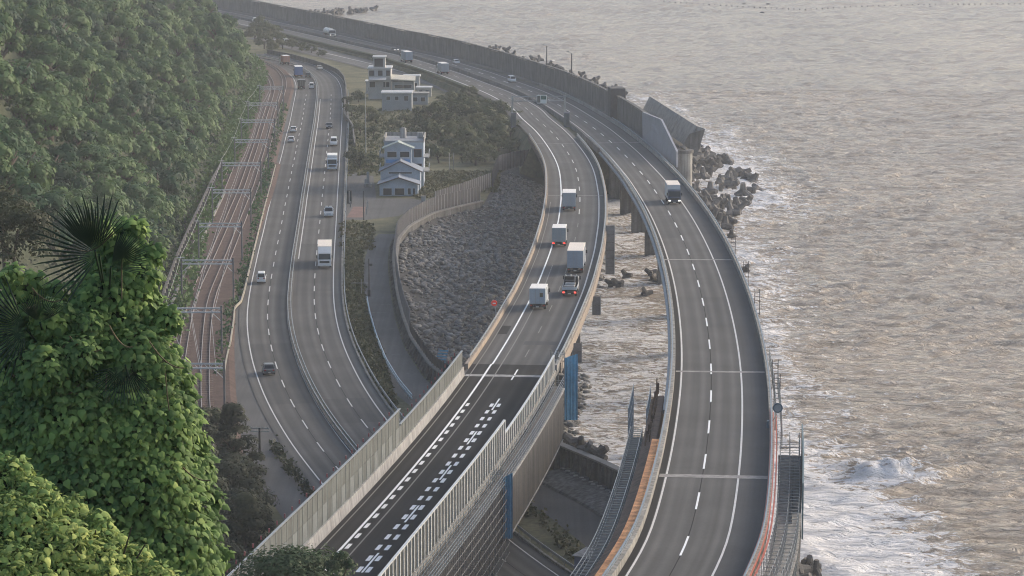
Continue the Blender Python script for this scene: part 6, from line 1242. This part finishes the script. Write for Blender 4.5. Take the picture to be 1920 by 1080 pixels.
# --- weeds on verges and round the yard
def weeds(name, C, size, seed, m=F_WEED, per=7, hgt=.5):
    r = np.random.default_rng(seed); n = len(C); c = np.repeat(C, per, 0) + np.c_[r.normal(0, size * .9, n * per), r.normal(0, size * .9, n * per), np.abs(r.normal(0, hgt, n * per))]
    nn = rand_dirs(n * per, r) + np.array([0, -.3, .5]); nn /= np.linalg.norm(nn, axis=1)[:, None]
    o = obj(name, leaf_mesh(name, quads(c, nn, size, r), np.repeat(np.clip(np.repeat(r.random(n), per) * .7 + .4 * r.random(n * per), 0, 1.2), 4)), m); return tag(o, kind='stuff')
wr_ = np.random.default_rng(77)
def along(path, s0, s1, oa, ob, n, z=7.35):
    s = wr_.uniform(s0, s1, n); o = oa + (ob - oa) * wr_.random(n); q = path.pt(s, o); q[:, 2] = z; return q
s0, s1 = PQ.sY(395), PQ.sY(560); n_ = 1500; s = wr_.uniform(s0, s1, n_); wmax = np.interp(s, [s0, s0 + 40, s1], [5.8, 8.6, 8.2]); q = PQ.pt(s, 5.4 + (wmax - 5.4) * wr_.random(n_)); q[:, 2] = 7.35
weeds('verge_weeds', q, .26, 1, per=9, hgt=.35)
weeds('verge_weeds', np.r_[along(lw, 0, lw.L, -1.6, -.4, 420), along(PL, PL.sY(600), PL.sY(860), -6.6, -5.0, 450)], .3, 2, F_HILL, per=8, hgt=.45)
weeds('verge_weeds', along(PL, PL.sY(336), PL.sY(372), -6.2, -5.4, 70), .28, 3, F_DARKT, per=9, hgt=.5)
weeds('verge_weeds', along(TA, 0, TA.sY(560), -14.0, -12.2, 420), .3, 4, F_HILL, per=8, hgt=.5)
weeds('verge_weeds', along(TB, TB.sY(690), TB.sY(900), -5.5, -2.6, 500), .32, 5, F_HILL, per=8, hgt=.6)
q = np.array([P(wr_.uniform(775, 935), wr_.uniform(322, 372), 7.32) for _ in range(900)]); q = q[[not (uv[1] > 360 and uv[0] > 850) for uv in map(proj, q)]]
weeds('yard_weeds', q, .3, 6, per=7, hgt=.25)
q = np.array([P(wr_.uniform(655, 800), wr_.uniform(205, 330), 7.32) for _ in range(900)]); weeds('yard_weeds', q, .35, 7, F_GROVE, per=7, hgt=.3)
q = PF.pt(wr_.uniform(PF.sY(452), PF.sY(1060), 2600), wr_.uniform(-3.5, 4.5, 2600)); q[:, 2] = 7.4
weeds('foot_scrub', q, .5, 9, F_HILL, per=7, hgt=.7)
q = np.array([P(wr_.uniform(640, 700), wr_.uniform(418, 470), 7.32) for _ in range(250)]); weeds('yard_weeds', q, .3, 10, per=7, hgt=.25)
weeds('terrace_weeds', along(flatA, 8, flatA.sY(356), -13.5, -10.8, 420), .26, 8, per=9, hgt=.4)
# ================================================================ rock beach, tetrapods, buoys
ROCK = mat('beach_rock', (.22, .215, .205), .9, .3, .8, orand=.5, bump=.3); TETRA = mat('tetrapod_concrete', (.125, .12, .115), .92, .3, .5, orand=.25, bump=.3)
xf = lambda Y: np.interp(Y, flatA.p[:, 1], flatA.p[:, 0])
x_f = np.array([(q[1], q[0]) for q in A_top] + [tuple(P(926, 345, 7.3)[[1, 0]]), tuple(P(930, 330, 7.3)[[1, 0]]), tuple(P(985, 292, 7.3)[[1, 0]])]); x_f = x_f[np.argsort(x_f[:, 0])]
xfence = lambda Y: np.interp(Y, x_f[:, 0], x_f[:, 1]); xm = lambda Y: np.interp(Y, PM.p[:, 1], PM.p[:, 0]) + 3.0
def beach_z(X, Y):
    t = np.clip((X - xfence(Y)) / np.maximum(xm(Y) - xfence(Y), 2), 0, 1.2); b = np.interp(Y, [395, 430, 520, 640, 700], [5.2, 6.0, 7.3, 7.4, 7.2])
    bay = np.exp(-((Y - 505) / 34) ** 2) * .32
    return b * (1 - t * (.92 + bay)) + .5 * (fbm(X / 5, Y / 5, 61, 3) - .5) - .3 - 1.2 * bay * (t > .55)
By = np.arange(392, 712, 2.0); Bt = np.linspace(-.02, 1.25, 26); yy, tt_ = np.meshgrid(By, Bt, indexing='ij'); xx = xfence(yy) + tt_ * np.maximum(xm(yy) - xfence(yy), 2)
zz = beach_z(xx, yy); i = (np.arange(len(By) - 1)[:, None] * 26 + np.arange(25)[None, :]).ravel()
beach = obj('rock_beach', npmesh('rock_beach', np.c_[xx.ravel(), yy.ravel(), zz.ravel()], np.c_[i, i + 26, i + 27, i + 1], True), mat('beach_grit', (.065, .063, .06), .95, .3, .6, bump=.6)); tag(beach, kind='structure')
import bmesh
def rock_arrays(seed, flat=.7):
    bm = bmesh.new(); bmesh.ops.create_icosphere(bm, subdivisions=1, radius=1.0); r = random.Random(seed)
    V = []
    for v in bm.verts: f = r.uniform(.72, 1.15); V.append((v.co.x * f * 1.2, v.co.y * f, v.co.z * f * flat))
    Fc = [[v.index for v in f.verts] for f in bm.faces]; bm.free(); return np.array(V), np.array(Fc)
rocks = [rock_arrays(k) for k in range(7)]; rmes = []
for V, Fc in rocks: me = npmesh('rock', V, Fc); me.materials.append(ROCK); rmes.append(me)
rk = np.random.default_rng(15); n_ = 10500; Yr = rk.uniform(395, 690, n_); tr = rk.random(n_) ** .9 * 1.02; Xr = xfence(Yr) + .8 + tr * np.maximum(xm(Yr) - xfence(Yr), 2); Zr = beach_z(Xr, Yr)
sz = .28 + .55 * rk.random(n_) ** 2.6; sz *= np.where(Yr > 590, .75, 1.0); vis = [True] * n_
uv = np.array([proj((a, b, c)) for a, b, c in zip(Xr, Yr, Zr)])
order = np.argsort(-(sz / Yr) * ((uv[:, 0] > 740) & (uv[:, 0] < 1010))); single = set(order[:300].tolist()); VV, FF, b = [], [], 0
for k in range(n_):
    e = (rk.uniform(0, 6.28), rk.uniform(-.5, .5), rk.uniform(-.4, .4)); z = Zr[k] + sz[k] * .25
    if k in single:
        o = bpy.data.objects.new('rock', rmes[k % 7]); col.objects.link(o); o.parent = beach; o.location = (Xr[k], Yr[k], z); o.rotation_euler = (e[1], e[2], e[0]); o.scale = (sz[k],) * 3
    else:
        V, Fc = rocks[k % 7]; c, s = math.cos(e[0]), math.sin(e[0]); Vr = np.c_[V[:, 0] * c - V[:, 1] * s, V[:, 0] * s + V[:, 1] * c, V[:, 2] + V[:, 0] * e[1] * .5] * sz[k] + np.array([Xr[k], Yr[k], z]); VV.append(Vr); FF.append(Fc + b); b += len(V)
o = obj('rubble', npmesh('rubble', np.concatenate(VV), np.concatenate(FF)), mat('rubble_rock', (.19, .186, .178), .9, .6, 1.1), beach); tag(o, kind='stuff')
# tetrapods
def tetra_mesh():
    mb = MB(); D4 = [Vector((0, 0, 1))] + [Vector((math.sin(1.911) * math.cos(a), math.sin(1.911) * math.sin(a), math.cos(1.911))) for a in (0, 2.094, 4.189)]
    for d in D4: mb.tube(d * -.12, d * 1.0, .46, 7, .27)
    return mb.me('tetrapod')
TM = tetra_mesh(); TM.materials.append(TETRA); tn = np.random.default_rng(4)
def tetra(loc, s, label, group):
    o = bpy.data.objects.new('tetrapod', TM); col.objects.link(o); o.location = loc; o.scale = (s, s, s); o.rotation_euler = tuple(tn.uniform(0, 6.28, 3)); tag(o, label, 'tetrapod', group); return o
for k in range(165):                                                       # heap outside the wall end
    Y = 600 + 265 * tn.random() ** .85; a = PR.pt(PR.sY(Y), 9.0 if Y < 690 else 11.5)[0]; w = np.interp(Y, [600, 640, 690, 740, 790, 830, 865], [3, 12, 22, 28, 30, 25, 12]); f = tn.random(); X = a[0] + f * w + .5
    if 34 < X < 39.5 and 640 < Y < 657: continue
    z = np.interp(f, [0, .35, 1], [5.4, 4.0, .1]) * np.interp(Y, [600, 650, 800], [.25, 1, 1]) + tn.uniform(-.3, .5); tetra((X, Y, z), tn.uniform(1.5, 2.2), 'dark tetrapod in the heap below the tilted slab wall', 'tetrapods heaped by the tilted slab')
for k in range(34):
    Y = tn.uniform(790, 1010); a = PR.pt(PR.sY(Y), 12.5 + 3 * tn.random())[0]; tetra((a[0], a[1], a[2] + tn.uniform(3.4, 5.6)), tn.uniform(1.2, 1.7), 'tetrapod peeping over the top of the long wave wall', 'tetrapods behind the wave wall')
for k in range(44):                                                       # heap between the viaducts
    s = tn.uniform(flatA.sY(320), flatA.sY(379)); f = tn.random(); q = flatA.pt(s, 1.3 + 6.5 * f)[0]; tetra((q[0], q[1], 11.3 - 8.2 * f + tn.uniform(-.4, 1.0)), tn.uniform(1.1, 1.6), 'tetrapod piled against the seawall between the two viaducts', 'tetrapods between the viaducts')
for u, v in ((1160, 537), (1174, 520), (1220, 516), (1232, 522), (1225, 526), (1211, 554), (1146, 535), (1371, 445), (1347, 382), (1335, 392), (1357, 375), (1399, 508)):
    q = P(u, v, .1); tetra((q[0], q[1], .5), 1.35, 'lone tetrapod standing in open water by a viaduct', 'tetrapods alone in the water')
for k in range(14):
    q = P(tn.uniform(1475, 1545), tn.uniform(1062, 1110), 1.0); tetra((q[0], q[1], .6 + tn.uniform(-.3, .9)), tn.uniform(1.1, 1.5), 'tetrapod awash outside the sea side scaffold', 'tetrapods outside the scaffold')
for k in range(28):
    f = tn.random(); q = P(560 + 150 * f, 33 - 15 * f + tn.uniform(-2, 2), .5); tetra((q[0], q[1], .4 + 1.6 * (1 - f) + tn.uniform(-.3, .6)), tn.uniform(1.6, 2.3), 'tetrapod of the breakwater running out to sea far off', 'tetrapods of the far breakwater')
# net floats
mb = MB()
def ball(r, n=8, m=5):
    V = [(0, 0, r)] + [(r * math.sin(a) * math.cos(b), r * math.sin(a) * math.sin(b), r * math.cos(a)) for a in np.linspace(0, math.pi, m + 1)[1:-1] for b in np.arange(n) * 2 * math.pi / n] + [(0, 0, -r)]
    Fc = [(0, 1 + j, 1 + (j + 1) % n) for j in range(n)] + [(1 + i_ * n + j, 1 + (i_ + 1) * n + j, 1 + (i_ + 1) * n + (j + 1) % n, 1 + i_ * n + (j + 1) % n) for i_ in range(m - 2) for j in range(n)] + [(len(V) - 1, len(V) - 2 - j, len(V) - 2 - (j + 1) % n) for j in range(n)]
    return mesh('net_float', V, Fc)
BM = ball(.5); BM.materials.append(mat('float_dark', (.06, .055, .05), .6, .1))
for k in range(64):
    u = 1245 + k * 10.6; v = np.interp(u, [1245, 1400, 1510, 1600, 1750, 1920], [4, 14, 19, 13, 9, 8]); q = P(u, v, 0); o = bpy.data.objects.new('net_float', BM); col.objects.link(o); o.location = (q[0], q[1], .25); o.scale = (.8,) * 3; tag(o, 'small dark float in the long net line far out to sea', 'float', 'net floats far out')
for u, v in ((1395, 8), (1440, 8), (1429, 24), (1745, 13)): q = P(u, v, 0); o = bpy.data.objects.new('net_float', BM); col.objects.link(o); o.location = (q[0], q[1], .2); o.scale = (2.2, .9, .8); tag(o, 'longer dark marker float drifting near the net line', 'float', 'marker floats near the net line')
# ================================================================ haze
hz = MB(); hz.box(-4600, 4600, -4400, 4900, -6, 215); hv = bpy.data.materials.new('haze'); hv.use_nodes = True
nt = hv.node_tree; nt.nodes.remove(nt.nodes['Principled BSDF']); pv = nt.nodes.new('ShaderNodeVolumePrincipled')
pv.inputs['Color'].default_value = (.90, .94, 1.0, 1); pv.inputs['Density'].default_value = HAZE; pv.inputs['Anisotropy'].default_value = 0.0
nt.links.new(pv.outputs[0], nt.nodes['Material Output'].inputs['Volume'])
tag(hz.build('haze', hv), kind='stuff')
